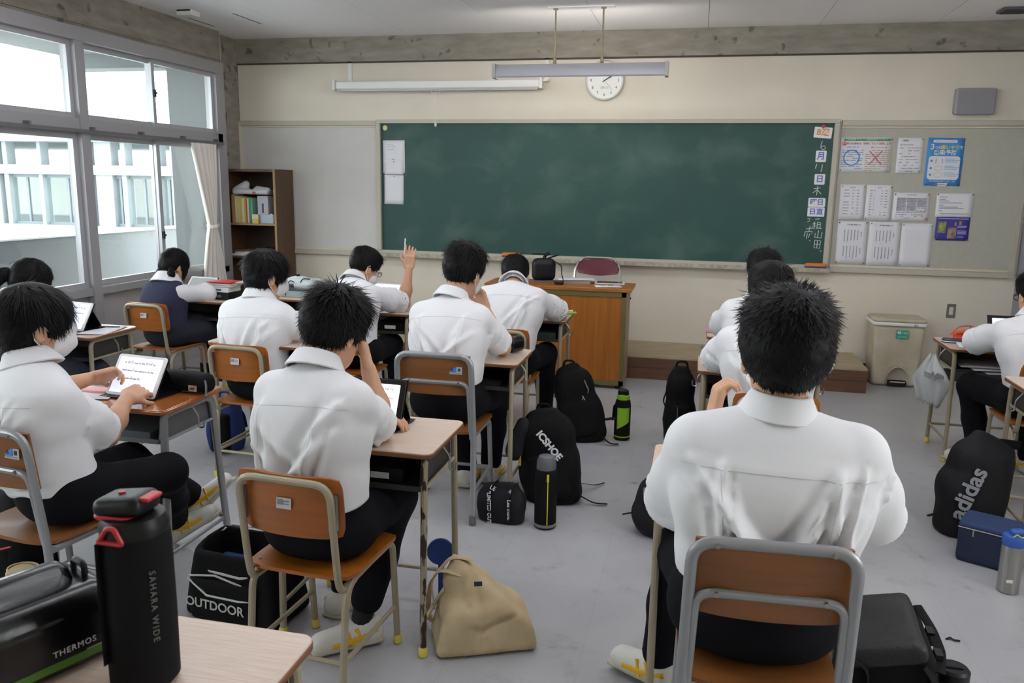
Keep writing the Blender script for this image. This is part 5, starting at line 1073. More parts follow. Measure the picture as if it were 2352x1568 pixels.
bp = backpack('black backpack with red and yellow trim behind the left edge chair', (.50, -5.10), -10, .25, .18, .44, (-.02, 0), seed=25); MB().tube([(-.13, -.07, .36), (-.07, -.12, .26), (.02, -.135, .24), (.12, -.11, .27)], .0035, 6).build('red_trim', M_red, bp); MB().tube([(.0, -.137, .235), (.015, -.13, .265)], .004, 6).build('yellow_pull', M_yel, bp); MB().tube([(-.13, -.02, .38), (-.10, .0, .42), (-.06, .0, .40)], .003, 6).build('red_trim', M_red, bp)
ph = thing('pouch', 'cream round-topped pouch at the left edge behind the cooler bag', 'pouch', (.655, -5.24, 0)); s = SDF(); s.loft([(0, 0, .05), (0, 0, .19)], [.062, .058], [.05, .045], [(1, 0, 0)]*2, k=.02, p=3); s.plane((0, 0, .002), (0, 0, -1), .01); s.plane((0, 0, .2), (0, 0, 1), .02); soft('body', s, .008, M_canvas, ph, .003, 40, 26); MB().tube([(.056*math.cos(a), .044*math.sin(a), .198) for a in np.linspace(0, 6.28, 21)[:-1]], .004, 6, closed=True).build('rim', M_canvas, ph)
strap_o = tag(MB().tube(fillet([(1.20, -3.61, .005), (1.25, -3.635, .006), (1.31, -3.63, .005)], .03), .009, 8, flat=(1, .3)).build('loose_strap', M_nyl, None), 'short black strap lying on the floor behind the near beige desk', 'strap')
tag(MB().tube([(3.99, -4.545, .003), (4.005, -4.535, .006), (4.015, -4.548, .004), (4.035, -4.545, .003)], .006, 6, flat=(1, .4)).build('paper_scrap', M_black), 'tiny dark scrap on the open floor at lower right', 'scrap')
# thin plastic bag on the desk hook
pb = thing('plastic_bag', 'translucent white plastic bag hanging from the right-hand desk', 'plastic bag', (4.49, -2.16, .31), 55); mpb = mat('plastic_film', 'd3d6d6', .4, alpha=.62)
G = []
for v in np.linspace(0, 1, 14):
    wv = .022+.115*math.sin(min(1, v*1.5)*1.57)*(1-.55*max(0, v-.55)/.45); row = [(-.02-.05*math.sin(v*2.5)*0+.045*math.sin(u*7+3*v)*(.4+v*.4)*.5+wv*u*.35, wv*u+.0, .31-.31*v+.012*math.sin(u*9+v*6)) for u in np.linspace(-1, 1, 22)]; G.append(row)
for s_ in (-1, 1):
    G2 = np.array(G); G2[:, :, 0] += s_*.03*np.sin(np.linspace(0, 3.14, 14))[:, None]*np.cos(np.linspace(-1.57, 1.57, 22))[None, :]; MB().sheet(G2, .0012).build('film', mpb, pb, 180)
MB().sheet(np.array([[(-.05+.03*math.sin(4*u)-.07*v, -.03+.05*u-.02*v, .17+.05*v+.012*math.sin(8*u)) for u in np.linspace(-1, 1, 10)] for v in np.linspace(0, 1, 6)]), .0012).build('handle', mpb, pb, 180)

# ------------------------------------------------------------------ things on desks
M_scr = mat('tablet_screen_on', 'dfe3f5', .25, emit=.7); M_scr2 = mat('tablet_screen_dim', '9a9a9c', .25, emit=.12); M_tw2 = mat('tablet_white', 'd9d9dc', .35)
def tablet(label, loc, rz, lean=58, w=.25, h=.178, fm=M_tw2, sm=M_scr, writing=True, case=True, dark=False):
    t = thing('tablet', label, 'tablet', loc, rz, 'tablets on the desks'); A = rotm(90-(90-lean) if False else lean)
    MB().rslab(-w/2, w/2, 0, h, -.004, .004, .012, .002, M=A, T=(0, 0, .004)).build('body', fm, t); b = .012 if not dark else .018
    sc_ = MB().rslab(-w/2+b+.004, w/2-b-.004, b, h-b, .0038, .0046, .003, .0002, M=A, T=(0, 0, .004)).build('screen', sm, t)
    if writing:
        n_ = A@V3(0, 0, 1)
        for i, (tx_, dx) in enumerate((('In 2012 I was on the ISS for my', 0), ('third time. I was asked to be the', 0), ('commander of the ISS.', -.03))):
            p = A@V3(dx, h*(.80-.19*i), .0052)+V3(0, 0, .004); text(tx_, .0125, mat('screen_ink', '4c4c58', .8), t, tuple(p), A)
        for x, i in ((-.045, 0), (-.03, 1), (-.025, 2), (.055, 0)): p0 = A@V3(x, h*(.78-.19*i), .0054)+V3(0, 0, .004); p1 = A@V3(x+.006, h*(.86-.19*i), .0054)+V3(0, 0, .004); MB().tube([p0, p1], .0007, 4).build('red_mark', M_red, t)
    if case:
        top = A@V3(0, h*.86, -.006)+V3(0, 0, .004); f = top+V3(0, .105*math.sin(R_(lean))*.8, 0); f[2] = .002
        MB().sheet(np.array([[(x, *(A@V3(0, h*1.0, -.0065)+V3(0, 0, .004))[1:]), (x, f[1], f[2])] if False else [(x, (A@V3(0, y, -.0065))[1], (A@V3(0, y, -.0065))[2]+.004) for y in np.linspace(0, h+.004, 3)] for x in (-w/2-.002, w/2+.002)]), .003).build('case_back', M_black, t)
        MB().sheet(np.array([[(x, top[1]*(1-q)+f[1]*q, top[2]*(1-q)+f[2]*q) for q in (0, .5, 1)] for x in (-w*.42, w*.42)]), .003).build('stand', M_black, t)
        MB().sheet(np.array([[(x, f[1]*(1-q)-.03*q, .003) for q in (0, .5, 1)] for x in (-w/2, w/2)]), .003).build('case_flap', M_black, t)
    return t
tablet('white tablet with handwriting-style text on the orange desk', (.80, -4.785, .742), -7)
tablet('black-cased tablet with bright screen on the head-resting boy’s desk', (1.885, -4.905, .742), -3, 66, fm=M_black, sm=mat('tablet_screen_bright', 'eef0f6', .25, emit=1.1), dark=True)
tablet('white tablet propped on the desk by the window panels', (-.53, -3.60, .742), -8)
tablet('white tablet used by the girl in the navy vest', (-.68, -2.12, .742), -8, 48, sm=M_scr2, writing=False)
tablet('white tablet in front of the boy raising a pen', (.84, -2.13, .742), -4, 60)
tablet('tablet almost hidden behind the boy at the centre', (1.80, -3.46, .742), 0, 45, writing=False)
tablet('black-framed tablet on the desk at the right edge', (4.93, -2.10, .702), 0, 62, fm=M_black, writing=False, dark=True)
def pen(label, a, b, m, parent=None):
    a = V3(*a); b = V3(*b); d = unit(b-a); L = np.linalg.norm(b-a); t = thing('stylus_pen', label, 'pen', tuple(a), 0, 'pens')
    MB().tube([(0, 0, 0), tuple(d*.012), tuple(d*(L-.003)), tuple(d*L)], [.0012, .0042, .0042, .003], 10).build('barrel', m, t); MB().tube([tuple(d*(L*.62)), tuple(d*(L*.66))], .0045, 10).build('band', M_grey, t); return t
tp = PP['2'][1]['L']; q = (tp[0]+tp[4])/2; pen('white stylus in the hand of the boy at the orange desk', q+V3(.035, .03, -.012), q-V3(.105, .06, -.012), M_white)
tp = PP['5'][1]['R']; q = (tp[0]*.72+tp[4]*.28)+V3(0, .004, -.02); pen('white stylus held up in the raised hand', q+V3(-.004, 0, -.06), q+V3(.006, 0, .085), M_white)
tp = PP['3'][1]['R']; q = (tp[0]+tp[4])/2; pen('white stylus in the hand of the girl in the navy vest', q+V3(-.02, .03, -.03), q+V3(.03, -.05, .06), M_white)
pen('dark pencil on paper on the window-side desk', (-.42, -3.47, .75), (-.30, -3.44, .75), M_grey)
def pouch(label, loc, rz, w, d, h, m, seed=1, name='pencil_pouch'):
    t = thing(name, label, 'pouch', loc, rz); s = SDF(); s.loft([(-w*.38, 0, h*.5), (w*.38, 0, h*.5)], [d*.5, d*.5], [h*.5, h*.5], [(0, 1, 0)]*2, k=.01, p=2.8); s.plane((0, 0, .001), (0, 0, -1), .006); soft('body', s, .006, m, t, .003, 45, seed); MB().tube([(-w*.45, -.005, h*.93), (0, -.008, h*1.0), (w*.42, -.005, h*.93)], .003, 6).build('zip', M_blackm, t); return t
p = pouch('black pencil pouch with a pale cat-logo patch on the orange desk', (.955, -4.62, .742), -8, .22, .085, .085, M_nyl, 3); pt = MB().rslab(-.021, .021, -.013, .013, -.0012, .0012, .002, .0003, M=rotm(90), T=(.065, -.0435, .026)).build('logo_patch', mat('patch_pink', 'b79a90', .7), p)
MB().tube([(.052, -.0452, .020), (.060, -.0452, .026), (.068, -.0452, .025), (.078, -.0452, .033)], [.001, .003, .0028, .0012], 6, flat=(.4, 1)).tube([(.068, -.0452, .025), (.072, -.0452, .019)], .0012, 5).build('cat_logo', M_black, pt); strap([(.10, -.02, .075), (.125, -.03, .05), (.135, -.045, .005), (.145, -.06, .004)], .009, M_grey, p, 'cord', th=0)
pouch('glossy black pouch standing on the centre desk', (2.105, -3.43, .742), 70, .10, .05, .085, M_vin, 4)
tag(MB().rslab(-.09, .09, -.03, .03, 0, .012, .028, .003, T=(0, 0, 0)).build('pink_case', mat('pink_case', 'c98a8a', .5), None), 'pale pink pencil case beside the tablet on the orange desk', 'case').location = (.60, -4.74, .742)
def sheet_paper(label, x, y, z, w, d, rz, m=M_paper, name='paper_sheet', lines=0, g='loose papers on the desks'):
    t = thing(name, label, 'paper', (x, y, z), rz, g); MB().sheet(np.array([[(w*(u-.5), d*(v-.5), .0015+.002*math.sin(3*u+v*2)**2) for v in np.linspace(0, 1, 5)] for u in np.linspace(0, 1, 5)]), .0008).build('sheet', m, t, 180)
    if lines:
        l = MB()
        for i in range(lines): l.bb(-w*.38, w*(.38-.2*((i*7) % 3)/3), d*(.36-.72*i/lines)-.0015, d*(.36-.72*i/lines)+.0015, .0046, .0050)
        tag(l.build('print', M_ink, t), kind='stuff')
    return t
sheet_paper('white worksheet on the window-side desk beside the tablet', -.36, -3.53, .742, .20, .29, 12)
sheet_paper('white paper under the tablet at the orange desk', .63, -4.80, .742, .18, .14, 20)
sheet_paper('white paper under the resting boy’s left arm', 1.86, -5.03, .742, .26, .12, 0)
sheet_paper('white sheet on the raised-hand boy’s desk', .78, -2.27, .742, .27, .18, 0)
sheet_paper('white sheet at the right corner of the middle right-hand desk', 3.58, -3.42, .742, .10, .2, 15)
sheet_paper('printed sheet with turquoise corner on the right-hand desk', 4.70, -2.20, .702, .21, .27, -8, lines=6)
# boxes and red folder on the girl's desk
def boxthing(name, label, cat, x, y, z, w, d, h, rz, m, g=None, lab=None):
    t = thing(name, label, cat, (x, y, z), rz, g); MB().rslab(-w/2, w/2, -d/2, d/2, 0, h, .004, .0015).build('body', m, t)
    if lab: MB().bb(-w*.2, w*.2, -d/2-.0015, -d/2, h*.3, h*.7).build('label', lab, t)
    return t
def book(label, x, y, z, w, d, h, rz, m, g, name='book'):
    t = thing(name, label, 'book', (x, y, z), rz, g); MB().bb(-w/2+.003, w/2-.002, -d/2+.002, d/2-.003, .0015, h-.0015).build('pages', M_paper, t); MB().bb(-w/2, w/2, -d/2, d/2, 0, .0018).bb(-w/2, w/2, -d/2, d/2, h-.0018, h).bb(-w/2, -w/2+.002, -d/2, d/2, .0018, h-.0018).build('cover', m, t); return t
M_redb = mat('book_red', 'c0303a', .5); M_cream_b = mat('book_cream', 'd3cbb5', .6); M_green_b = mat('book_green', '4f9a78', .5); M_yel_b = mat('book_yellow', 'd0b24a', .5); M_org_b = mat('book_orange', 'd07d3a', .5)
boxthing('storage_box', 'black box at the bottom of the stack on the girl’s desk', 'box', -.43, -2.13, .742, .21, .16, .055, -6, M_black, 'stack on the girl’s desk', M_grey)
boxthing('paper_box', 'white box on top of the black box on the girl’s desk', 'box', -.435, -2.13, .798, .205, .155, .036, -4, M_white, 'stack on the girl’s desk', M_grey)
book('cream and green book under the red folder on the girl’s desk', -.42, -2.13, .8355, .21, .15, .014, 3, M_green_b, 'stack on the girl’s desk'); book('orange book under the red folder on the girl’s desk', -.405, -2.13, .850, .20, .15, .012, -8, M_org_b, 'stack on the girl’s desk')
t = thing('red_folder', 'glossy red folder topping the stack on the girl’s desk', 'folder', (-.42, -2.13, .863), -5); MB().sheet(np.array([[(.20*(u-.5), .15*(v-.5), .006+.012*math.sin(u*3.1)*math.sin(v*3.1)) for v in np.linspace(0, 1, 7)] for u in np.linspace(0, 1, 7)]), .006).build('cover', M_redb, t)
book('thin white notebook sticking out right of the red folder', -.335, -2.10, .863, .13, .10, .007, 18, M_white, 'stack on the girl’s desk')
# projector in a clear plastic case on the desk by the bookcase
pj = thing('projector', 'white projector with cables on the desk by the bookcase', 'projector', (-.02, -1.66, .722), -4)
s = SDF(); s.rbox((0, 0, .085), (.145, .105, .035), .025, k=.02); s.ell((-.03, -.01, .115), (.07, .06, .03), k=.03); soft('housing', s, .008, mat('projector_white', 'c9d3d4', .4), pj); MB().lathe([(.014, 0), (.016, .01), (.016, .02)], 16, T=(-.03, -.02, .135)).build('focus_knob', M_black, pj)
MB().bb(-.12, -.02, -.107, -.103, .055, .09).build('port_panel', M_grey, pj)
for i in range(4): MB().bb(-.112+.024*i, -.098+.024*i, -.109, -.106, .062, .078).build('port', [M_blue, M_black, M_blue, M_black][i], pj)
tr_ = thing('storage_tray', 'pale plastic tray under the projector', 'tray', (-.02, -1.66, .7205), -4); MB().rslab(-.17, .17, -.13, .13, 0, .012, .03, .003).bb(-.16, .16, -.122, -.118, .012, .05).bb(-.16, .16, .118, .122, .012, .05).bb(-.162, -.158, -.12, .12, .012, .05).bb(.158, .162, -.12, .12, .012, .05).build('tray', mat('tray_pale', 'b9c4c6', .3, alpha=.75), tr_)
pj.location.z = .735
for i, pts in enumerate(([(-.04, -1.75, .83), (-.06, -1.80, .86), (-.10, -1.79, .80), (-.10, -1.80, .735)], [(.0, -1.76, .82), (.03, -1.77, .87), (.06, -1.70, .86)])): tag(MB().tube(fillet(pts, .03), .004, 6).build('cable', M_black), ['black cable drooping from the projector to the desk', 'black cable looping over the projector top'][i], 'cable', 'projector cables')
# raised-hand boy's tray box, green ball below
boxthing('pencil_box', 'dark box with white label inside the raised-hand boy’s desk tray', 'box', .97, -2.20, .6025, .20, .26, .06, 0, M_black, None, M_white)
boxthing('pencil_box', 'dark case with grey label inside the tray of the paint-worn desk', 'box', 1.80, -4.97, .6025, .17, .22, .06, 0, mat('grey_case', '5b5b60', .6), None, None)
boxthing('pencil_box', 'black case with white print inside the tray of the paint-worn desk', 'box', 1.995, -4.96, .6025, .17, .22, .055, 0, M_black, None, M_white)
boxthing('notebook_pile', 'pile of dark notebooks in the centre desk tray', 'notebooks', 1.88, -3.54, .6025, .40, .26, .03, 0, M_nyl2, None, M_blue); boxthing('notebook_pile', 'dark green notebooks in the tray of the desk before the teacher desk', 'notebooks', 1.95, -2.18, .6025, .36, .26, .05, 0, mat('dark_green', '2a3d34', .6), None, None); boxthing('notebook_pile', 'grey notebooks in the orange desk’s tray', 'notebooks', .76, -4.74, .6025, .38, .26, .03, 0, M_grey, None, None)
gb_ = thing('drink_pouch', 'green and blue wrapped bundle hanging by the raised-hand boy’s knee', 'bundle', (.83, -2.10, .50)); s = SDF(); s.ell((0, 0, .03), (.05, .05, .032), k=.01); soft('green_part', s, .007, mat('bundle_green', '5fa83a', .5), gb_); s = SDF(); s.ell((-.01, 0, .075), (.035, .035, .03), k=.01); soft('blue_part', s, .007, mat('bundle_blue', '3f8fc4', .5), gb_)
# markers on the desk before the teacher desk
for i, (c, x, y) in enumerate((('d23b3f', 2.14, -2.03), ('7cc43a', 2.175, -2.06), ('d8d8d8', 2.155, -2.0), ('e2a0b0', 2.12, -1.99))):
    t = thing('highlighter', ['red-capped', 'green', 'white', 'pink'][i]+' highlighter at the edge of the desk before the teacher desk', 'marker', (x, y, .742), 30*i, 'markers'); MB().cyl((-.05, 0, .008), (.025, 0, .008), .008, n=12).build('barrel', M_white if i != 1 else mat('mk'+c, c, .5), t); MB().cyl((.025, 0, .008), (.055, 0, .008), .0085, n=12).build('cap', mat('mk'+c, c, .5), t)
# books on the front right-hand desk
z = .742
for i, (lb, h, m_, w) in enumerate((('pink', .010, mat('book_pink', 'd59ab8', .5), .20), ('tan', .045, mat('book_tan', 'b89a66', .6), .15), ('white', .018, M_white, .15), ('red', .012, M_redb, .15))): book(lb+' book in the stack on the front right-hand desk', 3.19+.005*i, -2.42, z, w, .13, h, 2*i, m_, 'books on the front right-hand desk'); z += h+.0008
# right-hand desk: orange pouch with cord, navy case, papers in tray
op = thing('neck_pouch', 'orange pouch with a looped cord on the right-hand desk', 'pouch', (4.68, -2.04, .702), 10); s = SDF(); s.cap((-.04, 0, .03), (.02, .0, .035), .03, .032, k=.02); s.rbox((.05, 0, .014), (.05, .03, .013), .01, k=.02); s.cap((-.06, -.03, .03), (.0, -.03, .03), .02, .018, k=.01, sub=True); soft('body', s, .006, mat('orange_cloth', 'd6502a', .7), op, .003, 50, 2); MB().tube(fillet([(-.09, 0, .03), (-.03, .02, .085), (.05, .02, .09), (.085, .0, .06), (.07, 0, .02)], .03), .004, 6).build('cord', mat('orange_cloth', 'd6502a'), op); MB().lathe([(.022, .0), (.012, .03), (.002, .062)], 8, T=(.035, .01, .02)).build('black_tip', M_black, op)
nc = thing('glasses_case', 'slim navy case with pale trim on the right-hand desk', 'case', (4.61, -2.14, .702), -4); MB().rslab(-.085, .085, -.033, .033, .008, .022, .03, .006).build('lid', mat('case_navy', '2a3144', .35), nc); MB().rslab(-.086, .086, -.034, .034, .004, .009, .03, .001).build('trim', M_white, nc); MB().rslab(-.085, .085, -.033, .033, 0, .005, .03, .002).build('base', M_black, nc)
tag(MB().bb(-.008, .008, -.008, .008, 0, .001).build('corner_tab', mat('turquoise', '3fb5b0', .5)), 'turquoise paper corner on the right-hand desk', 'paper').location = (4.615, -2.30, .7065)
for i in range(3): sheet_paper(['crumpled printout on top in the right-hand desk tray', 'printout sticking out of the right-hand desk tray', 'grey printout at the bottom of the right-hand desk tray'][i], 4.78+.05*i, -2.17-.03*i, .5635+.010*(2-i), .36, .30, 4*i, [M_paper, M_paper, mat('paper_grey', 'a9a9ae', .8)][i], g='papers in the right-hand tray')
# teacher desk things
mn = thing('monitor', 'black rounded monitor on an arm at the left of the teacher desk', 'monitor', (1.77, -.86, .82), 20); s = SDF(); s.rbox((0, .0, .10), (.10, .055, .095), .05, k=.02); s.ell((.0, .05, .10), (.06, .06, .07), k=.04); soft('housing', s, .009, M_black, mn); MB().tube(fillet([(.0, .03, .18), (.02, .03, .22), (.05, .02, .235)], .01), .014, 8).bb(-.10, .04, .02, .035, .222, .232).tube(fillet([(.03, .02, .19), (.08, -.01, .21), (.12, -.02, .225)], .02), .007, 8).build('arm', M_black, mn); MB().rslab(-.09, .09, -.07, .07, 0, .012, .03, .003).build('base', M_grey, mn)
tag(MB().tube(fillet([(1.86, -.86, .99), (1.93, -.90, .96), (1.93, -.92, .90), (1.96, -.98, .845), (1.945, -1.02, .828)], .04), .0045, 6).build('cable', M_black), 'black cable curling from the monitor onto the teacher desk', 'cable'); tag(MB().rslab(-.04, .04, -.02, .02, 0, .022, .015, .008).build('mouse', M_black), 'small black mouse on the teacher desk', 'mouse').location = (1.93, -1.03, .8205)
t = boxthing('document_tray', 'clear low tray of papers on the teacher desk', 'tray', 2.06, -.86, .8205, .22, .17, .03, 6, mat('clear_pinkish', 'b8aca4', .3, alpha=.8), None); sheet_paper('white papers on the tray on the teacher desk', 2.05, -.86, .852, .30, .21, 10)
tb2 = thing('tablet', 'white tablet with dark green screen lying on the teacher desk', 'tablet', (2.32, -.80, .8205), 4, 'tablets on the desks'); MB().rslab(-.125, .125, -.085, .085, 0, .008, .012, .002).build('body', M_tw2, tb2); MB().rslab(-.105, .105, -.07, .07, .0076, .0084, .003, .0002).build('screen', mat('screen_off_green', '2f4a48', .2), tb2)
sheet_paper('white paper at the right front of the teacher desk', 2.33, -1.03, .8205, .21, .13, 14); tag(MB().tube([(2.27, -1.02, .829), (2.31, -1.0, .829)], .004, 6).tube([(2.33, -1.01, .829), (2.37, -1.02, .829)], .004, 6).build('paper_clips', mat('brass', '9a8a2a', .4, .6)), 'two small brassy clips on the teacher desk paper', 'clips')

# ------------------------------------------------------------------ bookcase contents
zb = 1.2055
for i, (c, w, h) in enumerate((('b0834a', .035, .27), ('cfc7a8', .03, .255), ('d6c667', .022, .25), ('c9b94a', .018, .25), ('d8d4c4', .026, .24), ('c8a23a', .016, .245), ('c4483a', .012, .2), ('d3cdb8', .018, .235), ('3f8f6a', .024, .24), ('7fb39a', .012, .235))):
    x = -1.44+sum((.035, .03, .022, .018, .026, .016, .012, .018, .024, .012)[:i])+.001*i
    t = thing('book', ['tan wooden-looking book end at the left of', 'cream book beside the tan book on', 'broad pale yellow book on', 'narrow yellow book on', 'white book between yellow books on', 'mustard narrow book on', 'short red book on', 'cream book left of the green book on', 'green book on', 'thin pale green book right of the green book on'][i]+' the upper bookcase shelf', 'book', (x+w/2, -.22, zb), 0, 'books on the upper bookcase shelf'); MB().bb(-w/2+.0004, w/2-.0004, -.10, .08, 0, h).build('cover', mat('bk'+c, c, .6), t); MB().bb(-w/2+.002, w/2-.002, -.098, .081, .002, h+.0005).build('pages', M_paper, t)
t = thing('magazine_file', 'grey cardboard file box on the upper bookcase shelf', 'file box', (-1.10, -.22, zb)); MB().bb(-.055, .055, -.11, .10, 0, .26).build('body', mat('file_grey', 'b0b0b8', .7), t); MB().bb(-.008, .008, -.112, -.11, .10, .19).build('slot', M_inkd, t)
t = thing('plastic_sack', 'folded white plastic sack lying on the books in the bookcase', 'sack', (-1.24, -.22, 1.477)); s = SDF(); s.rbox((0, 0, .025), (.19, .10, .024), .02, k=.02); s.cap((-.17, -.03, .04), (-.08, -.02, .10), .045, .035, k=.05); s.cap((.05, -.03, .055), (.19, -.06, .05), .03, .012, k=.04); s.plane((0, 0, .002), (0, 0, -1), .006); soft('body', s, .008, mat('sack_white', 'c6c6ca', .5), t, .006, 40, 7); MB().bb(.03, .06, -.104, -.1, .01, .03).build('red_print', M_redb, t)
t = thing('tape_box', 'small cream and yellow box before the books in the bookcase', 'box', (-1.165, -.345, zb)); MB().bb(-.03, .03, -.02, .02, 0, .04).build('lower', M_yel_b, t); MB().bb(-.034, .03, -.022, .02, .041, .085).build('upper', M_cream_b, t)
t = thing('plastic_basket', 'clear plastic basket of supplies at the right of the upper shelf', 'basket', (-1.04, -.33, zb)); MB().bb(-.07, .07, -.035, .035, 0, .004).bb(-.07, .07, -.035, -.032, 0, .085).bb(-.07, .07, .032, .035, 0, .085).bb(-.07, -.067, -.035, .035, 0, .085).bb(.067, .07, -.035, .035, 0, .085).build('basket', mat('clear_blueish', 'b6c2cc', .3, alpha=.7), t); s = SDF(); s.ell((-.02, 0, .04), (.035, .025, .035), k=.02); s.ell((.03, 0, .05), (.03, .025, .045), k=.02); soft('contents', s, .007, M_white, t, .004, 60, 3)
for x, lb in ((-1.335, 'white paper box left on the middle bookcase shelf'), (-1.08, 'white paper box right on the middle bookcase shelf')): boxthing('paper_box', lb, 'box', x, -.21, .886, .235, .29, .055, 0, M_white, 'paper boxes in the bookcase', None); MB().bb(x-.1, x-.07, -.357, -.355, .91, .925).build('print', M_inkd, bpy.data.objects['paper_box'] if False else [o for o in bpy.data.objects if o.get('label') == lb][0], off=(x, -.21, .886))
# ------------------------------------------------------------------ papers, posters and chalk writing on the front wall
def pinned(label, name, quad, m=M_paper, pins=(), y=-.0135, g='papers on the notice board', pr=None):
    (x0, z1), (x1, z1b), (x0b, z0) = quad; w = x1-x0; h = z1-z0; cx, cz = (x0+x1)/2, (z0+z1)/2
    t = thing(name, label, 'poster' if name == 'poster' else 'paper', (cx, y, cz), 0, g)
    t.rotation_euler = (0, R_(random.uniform(-.6, .9)), 0)
    MB().sheet(np.array([[(w*(u-.5), -.001-.004*(max(0, .25-v)/.25)**2*abs(u-.5)*2, h*(v-.5)) for v in np.linspace(0, 1, 7)] for u in np.linspace(0, 1, 7)]), .0006).build('sheet', m, t, 180)
    for c, cxp, czp in pins: MB().lathe([(.006, 0), (.0065, .004), (.003, .008)], 10, rotm(90), (w*(cxp-.5), -.0015, h*(czp-.5))).build('pin', mat('pin_'+c, c, .4), t)
    return t, w, h
def bars(t, w, h, rows, m, name='print', y=-.0022):
    b = MB()
    for x0, x1, z in rows: b.bb(w*(x0-.5), w*(x1-.5), y, y+.0004, h*(z-.5)-.0028, h*(z-.5)+.0028)
    return tag(b.build(name, m, t), kind='stuff')
RED, BLU, YEL_, GRN, ORG = 'c0363e', '3a55b0', 'c2a92c', '2f9a80', 'd08a4a'
rg = random.Random(3)
def rows(n, x0, x1, za, zb, seg=3, p=.75):
    out = []
    for i in range(n):
        z = za+(zb-za)*i/max(1, n-1); x = x0
        while x < x1-.02:
            l = rg.uniform(.04, .16); 
            if rg.random() < p: out.append((x, min(x1, x+l), z))
            x += l+.02
    return out
t, w, h = pinned('poster with a green title bar, blue circle and pink cross', 'poster', ((4.155, 2.05), (4.56, 2.04), (4.16, 1.765)), pins=((GRN, .03, .05), (ORG, .96, .04), (RED, .985, .95)))
MB().bb(w*-.44, w*.46, -.003, -.002, h*.40, h*.47).build('title_bar', mat('poster_green', '2f8f3f', .6), t); text('小学校教育 タブレット端末利用ガイドライン', .0165, M_white, t, (0, -.004, h*.435)); MB().lathe([(.021, 0), (.021, .001)], 24, rotm(90), (-w*.43, -.002, h*.325), sy=.75).build('red_badge', mat('poster_red', 'c23b45', .6), t); text('基本', .019, M_white, t, (-w*.43, -.004, h*.325)); text('学びを深める「機材」として活用しよう', .0195, mat('poster_red', 'c23b45'), t, (w*.05, -.003, h*.325), bold=.0004)
text('活用して良い例', .014, mat('poster_blue', '4a8fd0', .6), t, (-w*.26, -.003, h*.225)); text('活用してはいけない例', .013, mat('poster_red', 'c23b45'), t, (w*.25, -.003, h*.215))
bars(t, w, h, rows(11, .03, .46, .63, .05), mat('print_blue_grey', '8c93ad', .8)); bars(t, w, h, rows(11, .50, .97, .63, .05), mat('print_brown', 'b39a7a', .8))
MB().tube([(-w*.27+.062*math.cos(a), -.004, -h*.08+.062*math.sin(a)) for a in np.linspace(0, 6.283, 33)[:-1]], .005, 6, closed=True).build('blue_circle', mat('poster_blue2', '3f8fd6', .6), t)
for s_ in (-1, 1): MB().tube([(w*.20-.05, -.004, -h*.08-s_*.055), (w*.20+.05, -.004, -h*.08+s_*.055)], .005, 6).build('pink_cross', mat('poster_pink', 'c86a84', .6), t)
t, w, h = pinned('white timetable sheet right of the circle-and-cross poster', 'paper_sheet', ((4.605, 2.05), (4.805, 2.05), (4.62, 1.76)), pins=((BLU, .95, .96), (GRN, .92, .04))); text('時間割', .014, M_inkd, t, (-w*.2, -.003, h*.42)); bars(t, w, h, rows(10, .08, .92, .80, .06, p=.6), M_ink)
t, w, h = pinned('blue poster on three considerate acts against infection', 'poster', ((4.835, 2.05), (5.115, 2.05), (4.85, 1.66)), m=mat('poster_sky', '3f86c8', .6), pins=((RED, .96, .97), (BLU, .06, .03), ('4a4a3a', .95, .03)))
MB().rslab(-w*.36, w*.30, -.012, .012, 0, .0012, .011, .0002, M=rotm(90), T=(0, -.0015, h*.43)).build('title_pill', M_paper, t); text('新型コロナウイルス対策', .0135, mat('poster_sky2', '6a9fd0', .6), t, (-w*.03, -.0035, h*.43)); text('3', .062, M_white, t, (-w*.36, -.003, h*.31), bold=.0015); text('つの', .026, M_white, t, (-w*.2, -.003, h*.295), bold=.0008); text('“思いやり”', .036, mat('poster_yellow', 'd8d23a', .6), t, (w*.13, -.003, h*.30), bold=.001); text('で', .028, M_white, t, (w*.42, -.003, h*.295), bold=.0008); text('感染予防', .044, M_white, t, (w*.0, -.003, h*.19), bold=.001)
MB().rslab(-w*.43, w*.43, -h*.37, h*.12, 0, .0012, .025, .0002, M=rotm(90), T=(0, -.0015, 0)).build('white_panel', M_paper, t)
for i, z in enumerate((.02, -.13, -.27)):
    MB().lathe([(.009, 0), (.009, .001)], 18, rotm(90), (-w*.35, -.0035, h*z)).build('number_dot', mat('poster_blue3', '2f6fb0', .6), t); text(str(i+1), .013, M_white, t, (-w*.35, -.0055, h*z)); bars(t, w, h, [(.52, .78, .5+z+.045), (.52, .93, .5+z+.015), (.52, .86, .5+z-.02)], mat('poster_print_blue', '8fb4d6', .8), y=-.0042)
    b = MB()
    if i == 0:
        for q in (-1, 1): b.tube([(-w*.14+q*.024, -.004, h*.02-.02), (-w*.14+q*.026, -.004, h*.02), (-w*.14+q*.022, -.004, h*.02+.02)], [.003, .006, .004], 6, flat=(1, .2))
    else: b.tube([(-w*.14+.032*math.cos(a), -.004, h*z+.018*math.sin(a)) for a in np.linspace(0, 6.283, 21)[:-1]], .0015, 5, closed=True)
    b.build('pictogram', mat('poster_blue3', '2f6fb0') if i == 0 else mat('pict_grey', 'b4c2cc', .8), t)
text('感染予防行動の徹底をお願いします', .0125, M_white, t, (0, -.003, -h*.405)); MB().bb(-w*.5, w*.5, -.0022, -.0016, -h*.5, -h*.44).build('foot_strip', M_paper, t); bars(t, w, h, [(.3, .6, .03)], M_ink, y=-.0032)
